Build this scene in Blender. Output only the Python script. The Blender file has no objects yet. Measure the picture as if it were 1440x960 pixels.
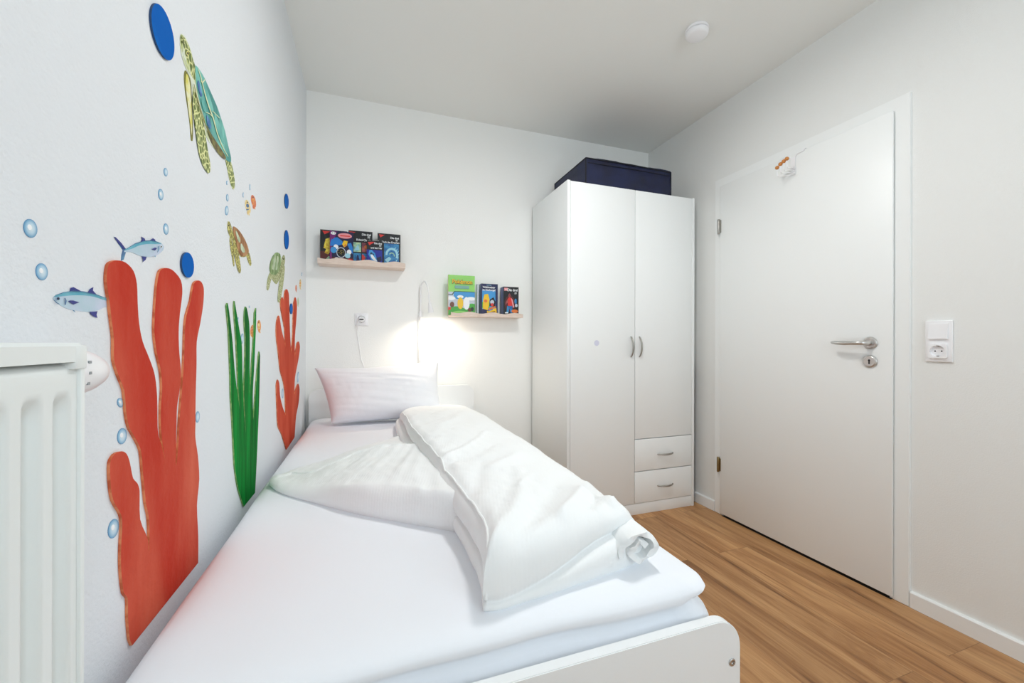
import bpy, bmesh, math, random
import numpy as np
from mathutils import Vector, Matrix

random.seed(3)
SC = bpy.context.scene
COL = SC.collection

# ------------------------------------------------------------------ camera model (solved from the room's edges)
F, YAW, ROLL, CH = 573.8, 0.338, 0.0023, 1.047
XL, XR, YB, YF, H = -0.343, 2.035, 2.624, -1.15, 2.50     # left, right, back, front walls, ceiling height

def ray(u, v):
    r3, u3 = (u-720)/F, -(v-480)/F
    cr, sr = math.cos(ROLL), math.sin(ROLL)
    r = r3*cr-u3*sr; uu = u3*cr+r3*sr
    c, s = math.cos(YAW), math.sin(YAW)
    return Vector((r*c+s, -r*s+c, uu))
def on(u, v, axis, val):
    "world point where the sight line of a photo point meets the plane axis = val"
    d = ray(u, v); o = Vector((0, 0, CH))
    return o+d*((val-o[axis])/d[axis])

# ------------------------------------------------------------------ materials
def srgb(r, g, b):
    f = lambda c: (c/255/12.92) if c/255 <= .04045 else ((c/255+.055)/1.055)**2.4
    return (f(r), f(g), f(b), 1)
def new_mat(name):
    m = bpy.data.materials.new(name); m.use_nodes = True
    nt = m.node_tree; b = nt.nodes['Principled BSDF']
    return m, nt, b
def mat(name, col, rough=.5, metal=0, bump=None, spec=.5, var=None, coat=0):
    """col sRGB 0-255; bump=(scale, strength, distance); var=(scale, second colour, low, high, stretch)"""
    m, nt, b = new_mat(name); N = nt.nodes; Lk = nt.links
    b.inputs['Base Color'].default_value = srgb(*col)
    b.inputs['Roughness'].default_value = rough
    b.inputs['Metallic'].default_value = metal
    b.inputs['Specular IOR Level'].default_value = spec
    b.inputs['Coat Weight'].default_value = coat
    tc = N.new('ShaderNodeTexCoord')
    if bump:
        n = N.new('ShaderNodeTexNoise'); n.inputs['Scale'].default_value = bump[0]; n.inputs['Detail'].default_value = 4
        bp = N.new('ShaderNodeBump'); bp.inputs['Strength'].default_value = bump[1]; bp.inputs['Distance'].default_value = bump[2]
        Lk.new(tc.outputs['Object'], n.inputs['Vector']); Lk.new(n.outputs['Fac'], bp.inputs['Height']); Lk.new(bp.outputs['Normal'], b.inputs['Normal'])
    if var:
        mp = N.new('ShaderNodeMapping'); mp.inputs['Scale'].default_value = var[4] if len(var) > 4 else (1, 1, 1)
        n = N.new('ShaderNodeTexNoise'); n.inputs['Scale'].default_value = var[0]; n.inputs['Detail'].default_value = 5
        r = N.new('ShaderNodeValToRGB'); r.color_ramp.elements[0].position = var[2]; r.color_ramp.elements[1].position = var[3]
        r.color_ramp.elements[0].color = srgb(*col); r.color_ramp.elements[1].color = srgb(*var[1])
        Lk.new(tc.outputs['Object'], mp.inputs['Vector']); Lk.new(mp.outputs['Vector'], n.inputs['Vector'])
        Lk.new(n.outputs['Fac'], r.inputs['Fac']); Lk.new(r.outputs['Color'], b.inputs['Base Color'])
    return m
def emis(name, col, strength):
    m, nt, b = new_mat(name)
    b.inputs['Base Color'].default_value = srgb(*col)
    b.inputs['Emission Color'].default_value = srgb(*col); b.inputs['Emission Strength'].default_value = strength
    return m

M = {}
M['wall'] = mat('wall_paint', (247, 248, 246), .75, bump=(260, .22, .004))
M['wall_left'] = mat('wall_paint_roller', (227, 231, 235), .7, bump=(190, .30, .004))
M['wall_right'] = mat('wall_paint_right', (235, 236, 234), .75, bump=(260, .22, .004))
M['ceiling'] = mat('ceiling_paint', (238, 239, 236), .85, bump=(200, .1, .002))
M['white_lacquer'] = mat('white_lacquer', (240, 242, 242), .32)
M['door_white'] = mat('door_white', (241, 243, 242), .4, bump=(30, .02, .001))
M['wardrobe_white'] = mat('wardrobe_white', (242, 245, 245), .42)
M['wardrobe_edge'] = mat('wardrobe_edge', (246, 248, 248), .4)
M['radiator'] = mat('radiator_enamel', (232, 237, 236), .3)
M['plastic'] = mat('white_plastic', (243, 243, 245), .3)
M['plastic_grey'] = mat('grey_plastic', (150, 155, 158), .4)
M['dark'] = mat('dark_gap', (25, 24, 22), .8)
M['steel'] = mat('brushed_steel', (205, 203, 200), .32, 1)
M['steel_dark'] = mat('dull_steel', (170, 168, 162), .38, 1)
M['brass'] = mat('aged_brass', (150, 128, 88), .4, 1)
M['bead'] = mat('orange_bead_wood', (206, 138, 66), .4, var=(60, (180, 108, 44), .35, .7))
M['sheet'] = mat('fitted_sheet', (238, 241, 246), .85, bump=(14, .10, .01))
M['navy'] = mat('navy_fabric', (16, 26, 66), .55, bump=(60, .3, .004), var=(9, (10, 16, 46), .4, .7))
M['navy_trim'] = mat('navy_binding', (8, 12, 28), .7)
M['birch'] = mat('birch_wood', (232, 215, 203), .5, var=(8, (214, 192, 176), .35, .7, (3, 40, 40)))
M['paper'] = mat('page_paper', (226, 220, 205), .8, bump=(400, .4, .002))

def fabric(name, col, lines):
    m, nt, b = new_mat(name); N = nt.nodes; Lk = nt.links
    b.inputs['Base Color'].default_value = srgb(*col); b.inputs['Roughness'].default_value = .9
    b.inputs['Sheen Weight'].default_value = .15
    tc = N.new('ShaderNodeTexCoord'); mp = N.new('ShaderNodeMapping'); mp.inputs['Rotation'].default_value = (0, 0, .25)
    w = N.new('ShaderNodeTexWave'); w.inputs['Scale'].default_value = lines; w.inputs['Distortion'].default_value = 3; w.inputs['Detail'].default_value = 2
    n = N.new('ShaderNodeTexNoise'); n.inputs['Scale'].default_value = 22; n.inputs['Detail'].default_value = 5
    b1 = N.new('ShaderNodeBump'); b1.inputs['Strength'].default_value = .07; b1.inputs['Distance'].default_value = .002
    b2 = N.new('ShaderNodeBump'); b2.inputs['Strength'].default_value = .22; b2.inputs['Distance'].default_value = .008
    Lk.new(tc.outputs['Object'], mp.inputs[0]); Lk.new(mp.outputs[0], w.inputs[0]); Lk.new(mp.outputs[0], n.inputs[0])
    Lk.new(w.outputs['Fac'], b1.inputs['Height']); Lk.new(n.outputs['Fac'], b2.inputs['Height'])
    Lk.new(b2.outputs['Normal'], b1.inputs['Normal']); Lk.new(b1.outputs['Normal'], b.inputs['Normal'])
    return m
M['duvet'] = fabric('seersucker_cotton', (241, 243, 243), 42)
M['pillow'] = fabric('pillow_cotton', (243, 244, 248), 60)

def floor_mat():
    m, nt, b = new_mat('oak_plank_floor'); N = nt.nodes; Lk = nt.links
    tc = N.new('ShaderNodeTexCoord')
    sw = N.new('ShaderNodeMapping'); sw.inputs['Rotation'].default_value = (0, 0, math.pi/2); sw.inputs['Location'].default_value = (.35, .07, 0)
    Lk.new(tc.outputs['Object'], sw.inputs[0])
    br = N.new('ShaderNodeTexBrick'); br.inputs['Scale'].default_value = 1
    br.inputs['Brick Width'].default_value = 1.22; br.inputs['Row Height'].default_value = .19
    br.inputs['Mortar Size'].default_value = .0012; br.inputs['Mortar Smooth'].default_value = .3; br.offset = .37; br.squash = 1
    br.inputs['Color1'].default_value = (0, 0, 0, 1); br.inputs['Color2'].default_value = (1, 1, 1, 1); br.inputs['Mortar'].default_value = (.5, .5, .5, 1)
    Lk.new(sw.outputs[0], br.inputs['Vector'])
    # per-plank shift of the grain
    sep = N.new('ShaderNodeVectorMath'); sep.operation = 'MULTIPLY_ADD'; sep.inputs[1].default_value = (3.7, 5.1, 0)
    Lk.new(br.outputs['Color'], sep.inputs[0]); Lk.new(tc.outputs['Object'], sep.inputs[2])
    g = N.new('ShaderNodeMapping'); g.inputs['Scale'].default_value = (13, 1.05, 1); Lk.new(sep.outputs[0], g.inputs[0])
    n1 = N.new('ShaderNodeTexNoise'); n1.inputs['Scale'].default_value = 1; n1.inputs['Detail'].default_value = 7; n1.inputs['Roughness'].default_value = .62; n1.inputs['Distortion'].default_value = 1.1
    Lk.new(g.outputs[0], n1.inputs[0])
    g2 = N.new('ShaderNodeMapping'); g2.inputs['Scale'].default_value = (140, 7, 1); Lk.new(sep.outputs[0], g2.inputs[0])
    n2 = N.new('ShaderNodeTexNoise'); n2.inputs['Scale'].default_value = 1; n2.inputs['Detail'].default_value = 3; Lk.new(g2.outputs[0], n2.inputs[0])
    g3 = N.new('ShaderNodeMapping'); g3.inputs['Scale'].default_value = (9, 2.2, 1); Lk.new(sep.outputs[0], g3.inputs[0])
    n3 = N.new('ShaderNodeTexNoise'); n3.inputs['Scale'].default_value = 1; n3.inputs['Detail'].default_value = 2; Lk.new(g3.outputs[0], n3.inputs[0])
    r = N.new('ShaderNodeValToRGB'); e = r.color_ramp.elements
    e[0].position = .30; e[0].color = srgb(112, 72, 38); e[1].position = .72; e[1].color = srgb(212, 168, 118)
    x = e.new(.41); x.color = srgb(166, 118, 72); x = e.new(.54); x.color = srgb(193, 146, 97)
    Lk.new(n1.outputs['Fac'], r.inputs[0])
    # knots and dark streaks
    kr = N.new('ShaderNodeValToRGB'); kr.color_ramp.elements[0].position = .24; kr.color_ramp.elements[1].position = .34
    kr.color_ramp.elements[0].color = (.30, .22, .16, 1); kr.color_ramp.elements[1].color = (1, 1, 1, 1); Lk.new(n3.outputs['Fac'], kr.inputs[0])
    mx = N.new('ShaderNodeMix'); mx.data_type = 'RGBA'; mx.blend_type = 'MULTIPLY'; mx.inputs['Factor'].default_value = .8
    Lk.new(r.outputs['Color'], mx.inputs['A']); Lk.new(kr.outputs['Color'], mx.inputs['B'])
    fr = N.new('ShaderNodeValToRGB'); fr.color_ramp.elements[0].position = .35; fr.color_ramp.elements[1].position = .6
    fr.color_ramp.elements[0].color = (.72, .66, .6, 1); fr.color_ramp.elements[1].color = (1, 1, 1, 1); Lk.new(n2.outputs['Fac'], fr.inputs[0])
    m2 = N.new('ShaderNodeMix'); m2.data_type = 'RGBA'; m2.blend_type = 'MULTIPLY'; m2.inputs['Factor'].default_value = .5
    Lk.new(mx.outputs['Result'], m2.inputs['A']); Lk.new(fr.outputs['Color'], m2.inputs['B'])
    # plank tone
    tr = N.new('ShaderNodeMix'); tr.data_type = 'RGBA'; tr.inputs['A'].default_value = (.80, .77, .74, 1); tr.inputs['B'].default_value = (1.08, 1.06, 1.04, 1)
    sx = N.new('ShaderNodeSeparateColor'); Lk.new(br.outputs['Color'], sx.inputs[0]); Lk.new(sx.outputs[0], tr.inputs['Factor'])
    m3 = N.new('ShaderNodeMix'); m3.data_type = 'RGBA'; m3.blend_type = 'MULTIPLY'; m3.inputs['Factor'].default_value = 1
    Lk.new(m2.outputs['Result'], m3.inputs['A']); Lk.new(tr.outputs['Result'], m3.inputs['B'])
    m4 = N.new('ShaderNodeMix'); m4.data_type = 'RGBA'; m4.inputs['B'].default_value = srgb(92, 60, 36)
    ml = N.new('ShaderNodeMath'); ml.operation = 'MULTIPLY'; ml.inputs[1].default_value = .55; Lk.new(br.outputs['Fac'], ml.inputs[0])
    Lk.new(ml.outputs[0], m4.inputs['Factor']); Lk.new(m3.outputs['Result'], m4.inputs['A'])
    Lk.new(m4.outputs['Result'], b.inputs['Base Color'])
    b.inputs['Roughness'].default_value = .45
    bp = N.new('ShaderNodeBump'); bp.inputs['Strength'].default_value = .15; bp.inputs['Distance'].default_value = .002
    Lk.new(n2.outputs['Fac'], bp.inputs['Height']); Lk.new(bp.outputs['Normal'], b.inputs['Normal'])
    return m
M['floor'] = floor_mat()

def scaly(name, light, dark, scale):
    "turtle skin: dark scales with light borders"
    m, nt, b = new_mat(name); N = nt.nodes; Lk = nt.links
    tc = N.new('ShaderNodeTexCoord'); v = N.new('ShaderNodeTexVoronoi'); v.feature = 'DISTANCE_TO_EDGE'; v.inputs['Scale'].default_value = scale
    mp = N.new('ShaderNodeMapping'); mp.inputs['Scale'].default_value = (1, 1, .8)
    r = N.new('ShaderNodeValToRGB'); r.color_ramp.elements[0].position = .04; r.color_ramp.elements[1].position = .14
    r.color_ramp.elements[0].color = srgb(*light); r.color_ramp.elements[1].color = srgb(*dark)
    Lk.new(tc.outputs['Object'], mp.inputs[0]); Lk.new(mp.outputs[0], v.inputs['Vector']); Lk.new(v.outputs['Distance'], r.inputs[0]); Lk.new(r.outputs[0], b.inputs['Base Color'])
    b.inputs['Roughness'].default_value = .5
    return m
M['skin_green'] = scaly('turtle_skin', (224, 226, 160), (92, 112, 30), 80)
M['skin_small'] = scaly('small_turtle_skin', (214, 206, 120), (112, 106, 30), 110)
M['skin_pale'] = scaly('pale_turtle_skin', (206, 208, 160), (122, 134, 70), 110)
M['turtle_yellow'] = mat('turtle_yellow', (222, 214, 96), .5, var=(40, (238, 238, 206), .4, .6))
M['turtle_belly'] = mat('turtle_belly', (224, 232, 214), .5, var=(40, (186, 196, 100), .45, .7))
M['turtle_outline'] = mat('turtle_outline', (120, 118, 28), .5)
M['shell_teal'] = mat('shell_teal', (46, 138, 132), .45, var=(22, (126, 204, 190), .38, .66, (1, 1, .35)))
M['shell_teal_light'] = mat('shell_teal_light', (120, 196, 184), .45, var=(30, (60, 156, 148), .35, .7, (1, 1, .3)))
M['shell_blue'] = mat('shell_blue', (38, 92, 158), .45, var=(50, (110, 176, 214), .45, .7))
M['shell_rim'] = mat('shell_rim', (128, 124, 52), .5, var=(60, (86, 70, 34), .4, .6))
M['shell_brown'] = mat('shell_brown', (140, 84, 32), .5, var=(60, (196, 146, 92), .4, .65, (1, 1, .4)))
M['shell_green'] = mat('shell_green', (98, 130, 62), .5, var=(60, (176, 204, 148), .45, .65, (1, 1, .4)))
M['shell_line'] = mat('shell_line', (226, 234, 190), .5)
M['scute_pale'] = mat('scute_pale', (206, 216, 190), .5, var=(60, (120, 158, 100), .4, .7, (1, 1, .4)))
M['fish_silver'] = mat('fish_silver', (176, 204, 216), .45, var=(26, (196, 208, 228), .4, .65))
M['fish_back'] = mat('fish_back', (78, 166, 190), .45, var=(30, (120, 192, 208), .4, .65))
M['fish_navy'] = mat('fish_fin_navy', (26, 38, 130), .45)
M['fish_tail'] = mat('fish_tail_blue', (48, 96, 150), .45, var=(40, (110, 180, 206), .45, .7))
M['black'] = mat('print_black', (14, 18, 22), .45)
M['print_white'] = mat('print_white', (244, 246, 246), .5)
M['orange_fish'] = mat('orange_fish', (226, 138, 44), .5, var=(160, (240, 190, 110), .5, .65))
M['red_fish'] = mat('red_orange_fish', (214, 104, 52), .5, var=(160, (238, 176, 130), .5, .65))
M['yellow_fish'] = mat('yellow_fish', (226, 198, 120), .5, var=(160, (242, 226, 180), .45, .6))
M['disc_blue'] = mat('disc_blue_paint', (0, 94, 182), .7, spec=.08, var=(14, (10, 112, 196), .52, .75), bump=(90, .15, .001))
M['disc_edge'] = mat('disc_edge', (26, 66, 110), .6)
M['coral'] = mat('coral_paint', (192, 56, 38), .7, spec=.12, var=(7, (220, 110, 84), .42, .78, (1, 1, .3)), bump=(70, .5, .003))
M['coral_small'] = mat('coral_paint_small', (190, 66, 42), .75, spec=.08, var=(9, (214, 98, 72), .42, .72, (1, 1, .3)))
M['ply_edge'] = mat('plywood_edge_orange', (228, 138, 92), .6, var=(50, (196, 92, 52), .45, .6))
M['seaweed'] = mat('seaweed_paint', (0, 96, 30), .7, spec=.08, var=(18, (6, 146, 54), .4, .7, (1, 2, .15)), bump=(90, .3, .002))
M['seaweed_edge'] = mat('seaweed_edge', (104, 150, 80), .6, var=(60, (160, 180, 116), .45, .7))
def bubble_mat():
    m, nt, b = new_mat('bubble_print'); N = nt.nodes; Lk = nt.links
    at = N.new('ShaderNodeAttribute'); at.attribute_name = 'rad'
    r = N.new('ShaderNodeValToRGB'); e = r.color_ramp.elements
    e[0].position = 0; e[0].color = srgb(226, 236, 242); e[1].position = 1; e[1].color = srgb(84, 142, 186)
    x = e.new(.5); x.color = srgb(190, 216, 232); x = e.new(.85); x.color = srgb(126, 176, 208)
    Lk.new(at.outputs['Fac'], r.inputs[0]); Lk.new(r.outputs[0], b.inputs['Base Color']); b.inputs['Roughness'].default_value = .35
    return m
M['bubble'] = bubble_mat()
M['bubble_glint'] = mat('bubble_glint', (246, 248, 250), .3)

# ------------------------------------------------------------------ mesh builder
class MB:
    def __init__(s): s.v = []; s.f = []; s.m = []
    def add(s, v, f, m=0):
        o = len(s.v); s.v += [tuple(p) for p in v]
        for q in f: s.f.append(tuple(i+o for i in q)); s.m.append(m)
        return s
    def bm(s, b, m=0):
        b.verts.index_update(); s.add([v.co[:] for v in b.verts], [[v.index for v in f.verts] for f in b.faces], m); b.free(); return s
    def box(s, a, b, m=0, bev=0, seg=2):
        B = bmesh.new(); bmesh.ops.create_cube(B, size=1)
        for v in B.verts: v.co = Vector([(a[i]+b[i])/2+v.co[i]*(b[i]-a[i]) for i in range(3)])
        if bev: bmesh.ops.bevel(B, geom=list(B.edges), offset=bev, segments=seg, affect='EDGES', profile=.5)
        return s.bm(B, m)
    def tube(s, P, R, n=12, m=0, cap=True):
        P = [Vector(p) for p in P]; R = R if isinstance(R, (list, tuple)) else [R]*len(P)
        vs = []; fs = []; up = None
        for i, p in enumerate(P):
            t = (P[min(i+1, len(P)-1)]-P[max(i-1, 0)]).normalized()
            if up is None: up = t.orthogonal().normalized()
            up = (up-t*up.dot(t)).normalized(); w = t.cross(up)
            for k in range(n):
                a = 2*math.pi*k/n; vs.append(p+(up*math.cos(a)+w*math.sin(a))*R[i])
        for i in range(len(P)-1):
            for k in range(n):
                a, b = i*n+k, i*n+(k+1) % n; fs.append((a, b, b+n, a+n))
        if cap: fs.append(tuple(range(n))[::-1]); fs.append(tuple((len(P)-1)*n+k for k in range(n)))
        return s.add(vs, fs, m)
    def lathe(s, o, axis, prof, n=32, m=0):
        "prof: (distance along axis, radius)"
        ax = Vector(axis).normalized(); u = ax.orthogonal().normalized(); w = ax.cross(u); o = Vector(o); vs = []; fs = []
        for d, r in prof:
            for k in range(n):
                a = 2*math.pi*k/n; vs.append(o+ax*d+(u*math.cos(a)+w*math.sin(a))*max(r, 1e-5))
        for i in range(len(prof)-1):
            for k in range(n):
                a, b = i*n+k, i*n+(k+1) % n; fs.append((a, b, b+n, a+n))
        fs.append(tuple(range(n))[::-1]); fs.append(tuple((len(prof)-1)*n+k for k in range(n)))
        return s.add(vs, fs, m)
    def sphere(s, c, r, m=0, n=16, sc=(1, 1, 1)):
        B = bmesh.new(); bmesh.ops.create_uvsphere(B, u_segments=n, v_segments=n//2+2, radius=r)
        for v in B.verts: v.co = Vector(c)+Vector((v.co.x*sc[0], v.co.y*sc[1], v.co.z*sc[2]))
        return s.bm(B, m)
    def prism(s, P, off, m=0, ms=None):
        "closed outline P (3D points) extruded by the vector off; ms = material of the sides"
        n = len(P); off = Vector(off); P = [Vector(p) for p in P]
        vs = P+[p+off for p in P]
        s.add(vs, [tuple(range(n))[::-1], tuple(range(n, 2*n))], m)
        o = len(s.v)-2*n
        for i in range(n):
            j = (i+1) % n; s.f.append((o+i, o+j, o+n+j, o+n+i)); s.m.append(m if ms is None else ms)
        return s

def link(name, mb, mats, parent=None, loc=None, sharp=38, smooth=True):
    "ONE mesh object; vertices are given in world space, the origin goes to loc (default: bottom centre)"
    V = np.array(mb.v, dtype=float)
    if loc is None:
        lo, hi = V.min(0), V.max(0); loc = ((lo[0]+hi[0])/2, (lo[1]+hi[1])/2, lo[2])
    loc = Vector(loc); V = V-np.array(loc)
    me = bpy.data.meshes.new(name); me.from_pydata(V.tolist(), [], mb.f)
    for m in (mats if isinstance(mats, (list, tuple)) else [mats]): me.materials.append(M[m] if isinstance(m, str) else m)
    me.polygons.foreach_set('material_index', mb.m)
    b = bmesh.new(); b.from_mesh(me); bmesh.ops.recalc_face_normals(b, faces=b.faces); b.to_mesh(me); b.free()
    if smooth:
        me.polygons.foreach_set('use_smooth', [True]*len(me.polygons)); me.set_sharp_from_angle(angle=math.radians(sharp))
    o = bpy.data.objects.new(name, me); COL.objects.link(o)
    put(o, parent, loc)
    return o
WP = {}
def put(o, parent, loc):
    loc = Vector(loc); WP[o.name] = loc
    if parent is not None: o.parent = parent; o.location = loc-WP[parent.name]
    else: o.location = loc
def tag(o, label, cat, group=None):
    o['label'] = label; o['category'] = cat
    if group: o['group'] = group
    return o
def thing(name, loc, label, cat, group=None):
    o = bpy.data.objects.new(name, None); COL.objects.link(o); o.empty_display_size = .05; put(o, None, loc); return tag(o, label, cat, group)
def struct(o): o['kind'] = 'structure'; return o

def smooth_loop(P, sub=4, sharp=()):
    "Catmull-Rom through a closed 2-D outline; indices in sharp keep their corner"
    n = len(P); out = []
    P = [np.array(p, float) for p in P]
    for i in range(n):
        p0, p1, p2, p3 = P[i-1], P[i], P[(i+1) % n], P[(i+2) % n]
        d = np.linalg.norm(p2-p1)
        m1 = (p2-p0)*.5; m2 = (p3-p1)*.5
        for mm in (m1, m2):
            L_ = np.linalg.norm(mm)
            if L_ > d: mm *= d/L_
        if i in sharp: m1 = p2-p1
        if (i+1) % n in sharp: m2 = p2-p1
        for k in range(sub):
            t = k/sub
            out.append((2*t**3-3*t*t+1)*p1+(t**3-2*t*t+t)*m1+(-2*t**3+3*t*t)*p2+(t**3-t*t)*m2)
    return out
def lw(P, off): return [on(u, v, 0, XL+off) for u, v in P]

# ------------------------------------------------------------------ the room
T = .12
struct(link('floor', MB().box((XL-T, YF-T, -.08), (XR+T, YB+T, 0)), 'floor', smooth=False, loc=(0, 0, 0)))
struct(link('ceiling', MB().box((XL-T, YF-T, H), (XR+T, YB+T, H+.1)), 'ceiling', smooth=False))
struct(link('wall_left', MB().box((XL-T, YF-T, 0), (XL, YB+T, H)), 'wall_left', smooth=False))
struct(link('wall_back', MB().box((XL, YB, 0), (XR, YB+T, H)), 'wall', smooth=False))
struct(link('wall_right', MB().box((XR, YF-T, 0), (XR+T, YB+T, H)), 'wall_right', smooth=False))
WX0, WX1, WZ0, WZ1 = .25, 1.55, .92, 2.22
mb = MB()
mb.box((XL, YF-T, 0), (WX0, YF, H)); mb.box((WX1, YF-T, 0), (XR, YF, H)); mb.box((WX0, YF-T, 0), (WX1, YF, WZ0)); mb.box((WX0, YF-T, WZ1), (WX1, YF, H))
struct(link('wall_front', mb, 'wall', smooth=False))
mb = MB()
for a, b in (((WX0, WZ0), (WX0+.06, WZ1)), ((WX1-.06, WZ0), (WX1, WZ1)), ((WX0+.06, WZ0), (WX1-.06, WZ0+.06)), ((WX0+.06, WZ1-.06), (WX1-.06, WZ1)), (((WX0+WX1)/2-.04, WZ0+.06), ((WX0+WX1)/2+.04, WZ1-.06))):
    mb.box((a[0], YF-.09, a[1]), (b[0], YF-.03, b[1]), bev=.006)
win = struct(link('window_1', mb, 'white_lacquer'))
gm, nt, gb = new_mat('window_glass'); gb.inputs['Roughness'].default_value = 0; gb.inputs['Alpha'].default_value = .12; gb.inputs['Base Color'].default_value = (.9, .95, .95, 1)
for a, b in ((WX0+.06, (WX0+WX1)/2-.04), ((WX0+WX1)/2+.04, WX1-.06)):
    link('glass_pane', MB().box((a, YF-.062, WZ0+.06), (b, YF-.058, WZ1-.06)), gm, win, smooth=False)
# skirting: right wall, each side of the door
def skirting(name, y0, y1):
    P = [(XR, y0, 0), (XR-.014, y0, 0), (XR-.014, y0, .058), (XR-.010, y0, .0625), (XR, y0, .0625)]
    struct(link(name, MB().prism(P, (0, y1-y0, 0)), 'white_lacquer'))
skirting('baseboard_right', YF, 1.000); skirting('baseboard_right', 1.968, YB)
struct(link('baseboard_left', MB().box((XL, YF, 0), (XL+.014, YB, .0625), bev=.003), 'white_lacquer'))
struct(link('baseboard_back', MB().box((XL+.015, YB-.014, 0), (XR-.015, YB, .0625), bev=.003), 'white_lacquer'))

# ------------------------------------------------------------------ door with casing
cy0, cy1, cz = 1.0026, 1.9655, 2.04
mb = MB()
cf = XR-.014
U = [(cy0, 0), (cy0, cz), (cy1, cz), (cy1, 0), (cy1-.064, 0), (cy1-.064, cz-.064), (cy0+.064, cz-.064), (cy0+.064, 0)]
B = bmesh.new(); B.faces.new([B.verts.new((cf, a, b)) for a, b in U]); r_ = bmesh.ops.extrude_face_region(B, geom=list(B.faces))
for v in r_['geom']:
    if isinstance(v, bmesh.types.BMVert): v.co.x = XR
bmesh.ops.bevel(B, geom=[e for e in B.edges if e.verts[0].co.x < XR-.01 and e.verts[1].co.x < XR-.01], offset=.002, segments=2, affect='EDGES')
struct(link('trim_1', MB().bm(B), 'door_white'))
DX = XR-.028
struct(link('door_gap_shade', MB().box((DX+.003, 1.056, 0), (XR-.001, cy1-.066, .0012)), 'dark', smooth=False))  # black strip on the floor, painted shade for the gap under the leaf
door = struct(link('door_1', MB().box((DX, 1.051, .0125), (XR-.019, 1.914, 1.988), bev=.0025), 'door_white'))
for z, m_ in ((1.745, 'steel_dark'), (.305, 'brass')):
    hb = MB().lathe((DX-.004, 1.921, z-.045), (0, 0, 1), [(0, .006), (.002, .0075), (.029, .0075), (.030, .0066), (.031, .0075), (.059, .0075), (.060, .0066), (.061, .0075), (.088, .0075), (.09, .006)], 16)
    hb.box((DX-.001, 1.905, z-.038), (DX+.003, 1.921, z+.038))
    link('hinge', hb, m_, door)
# lever handle
hy, hz = 1.128, 1.044
hd = link('handle_rosette', MB().lathe((DX, hy, hz), (-1, 0, 0), [(0, .026), (.004, .0265), (.007, .0245), (.008, .021), (.009, .0205)], 40), 'steel', door)
mb = MB()
P = [Vector((DX-.004, hy, hz)), Vector((DX-.022, hy, hz)), Vector((DX-.036, hy+.002, hz)), Vector((DX-.046, hy+.009, hz)), Vector((DX-.050, hy+.022, hz)), Vector((DX-.050, hy+.045, hz)), Vector((DX-.049, hy+.075, hz)), Vector((DX-.047, hy+.105, hz+.001)), Vector((DX-.044, hy+.124, hz+.002)), Vector((DX-.043, hy+.129, hz+.002))]
mb.tube(P, [.0115, .0105, .0095, .009, .0085, .009, .0098, .0088, .006, .003], 20)
link('lever', mb, 'steel', hd)
ke = MB().lathe((DX, hy, .966), (-1, 0, 0), [(0, .026), (.004, .0265), (.007, .0245), (.008, .021), (.0085, .0205)], 40)
ke = link('key_rosette', ke, 'steel', door)
mb = MB().lathe((DX-.0086, hy, .971), (-1, 0, 0), [(0, .0042), (.0006, .0042)], 16); mb.box((DX-.0092, hy-.0024, .955), (DX-.0086, hy+.0024, .970))
link('keyhole', mb, 'black', ke)

# ------------------------------------------------------------------ over-door hook
hy0 = 1.462
ov = thing('over_door_hook', (DX-.004, hy0, 1.86), 'white wire hook rack with orange wooden beads hung over the top of the door', 'hook rack')
mb = MB()
xs = DX-.0035
mb.box((xs-.0012, hy0-.012, 1.885), (xs+.0012, hy0+.012, 1.972))
link('strap', mb, 'plastic', ov)
mb = MB()
for sg in (-1, 1):
    mb.tube([(xs, hy0+sg*.010, 1.962), (xs, hy0+sg*.014, 1.975), (xs, hy0+sg*.024, 1.981), (xs, hy0+sg*.050, 1.982), (xs, hy0+sg*.056, 1.984), (xs, hy0+sg*.058, 1.992), (DX+.006, hy0+sg*.058, 1.9925)], .0019, 8)
link('top_bracket', mb, 'plastic', ov)
mb = MB()
for k in range(3): mb.tube([(xs-.002, hy0-.014, 1.889+k*.011), (xs-.002, hy0+.016, 1.889+k*.011)], .0028, 8)
link('cross_wire', mb, 'plastic', ov)
for k, (dy, z0) in enumerate(((.030, 1.888), (.013, 1.899), (-.004, 1.906), (-.020, 1.912))):
    y = hy0+dy
    hk = link('prong', MB().tube([(xs-.002, hy0+dy*.4, z0), (xs-.03, y, z0-.003), (xs-.060, y, z0-.010), (xs-.068, y, z0-.006), (xs-.070, y, z0+.006), (xs-.070, y, z0+.028)], .0017, 8), 'plastic', ov)
    link('wooden_bead', MB().sphere((xs-.070, y, z0+.034), .0095, n=18), 'bead', hk)

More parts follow.
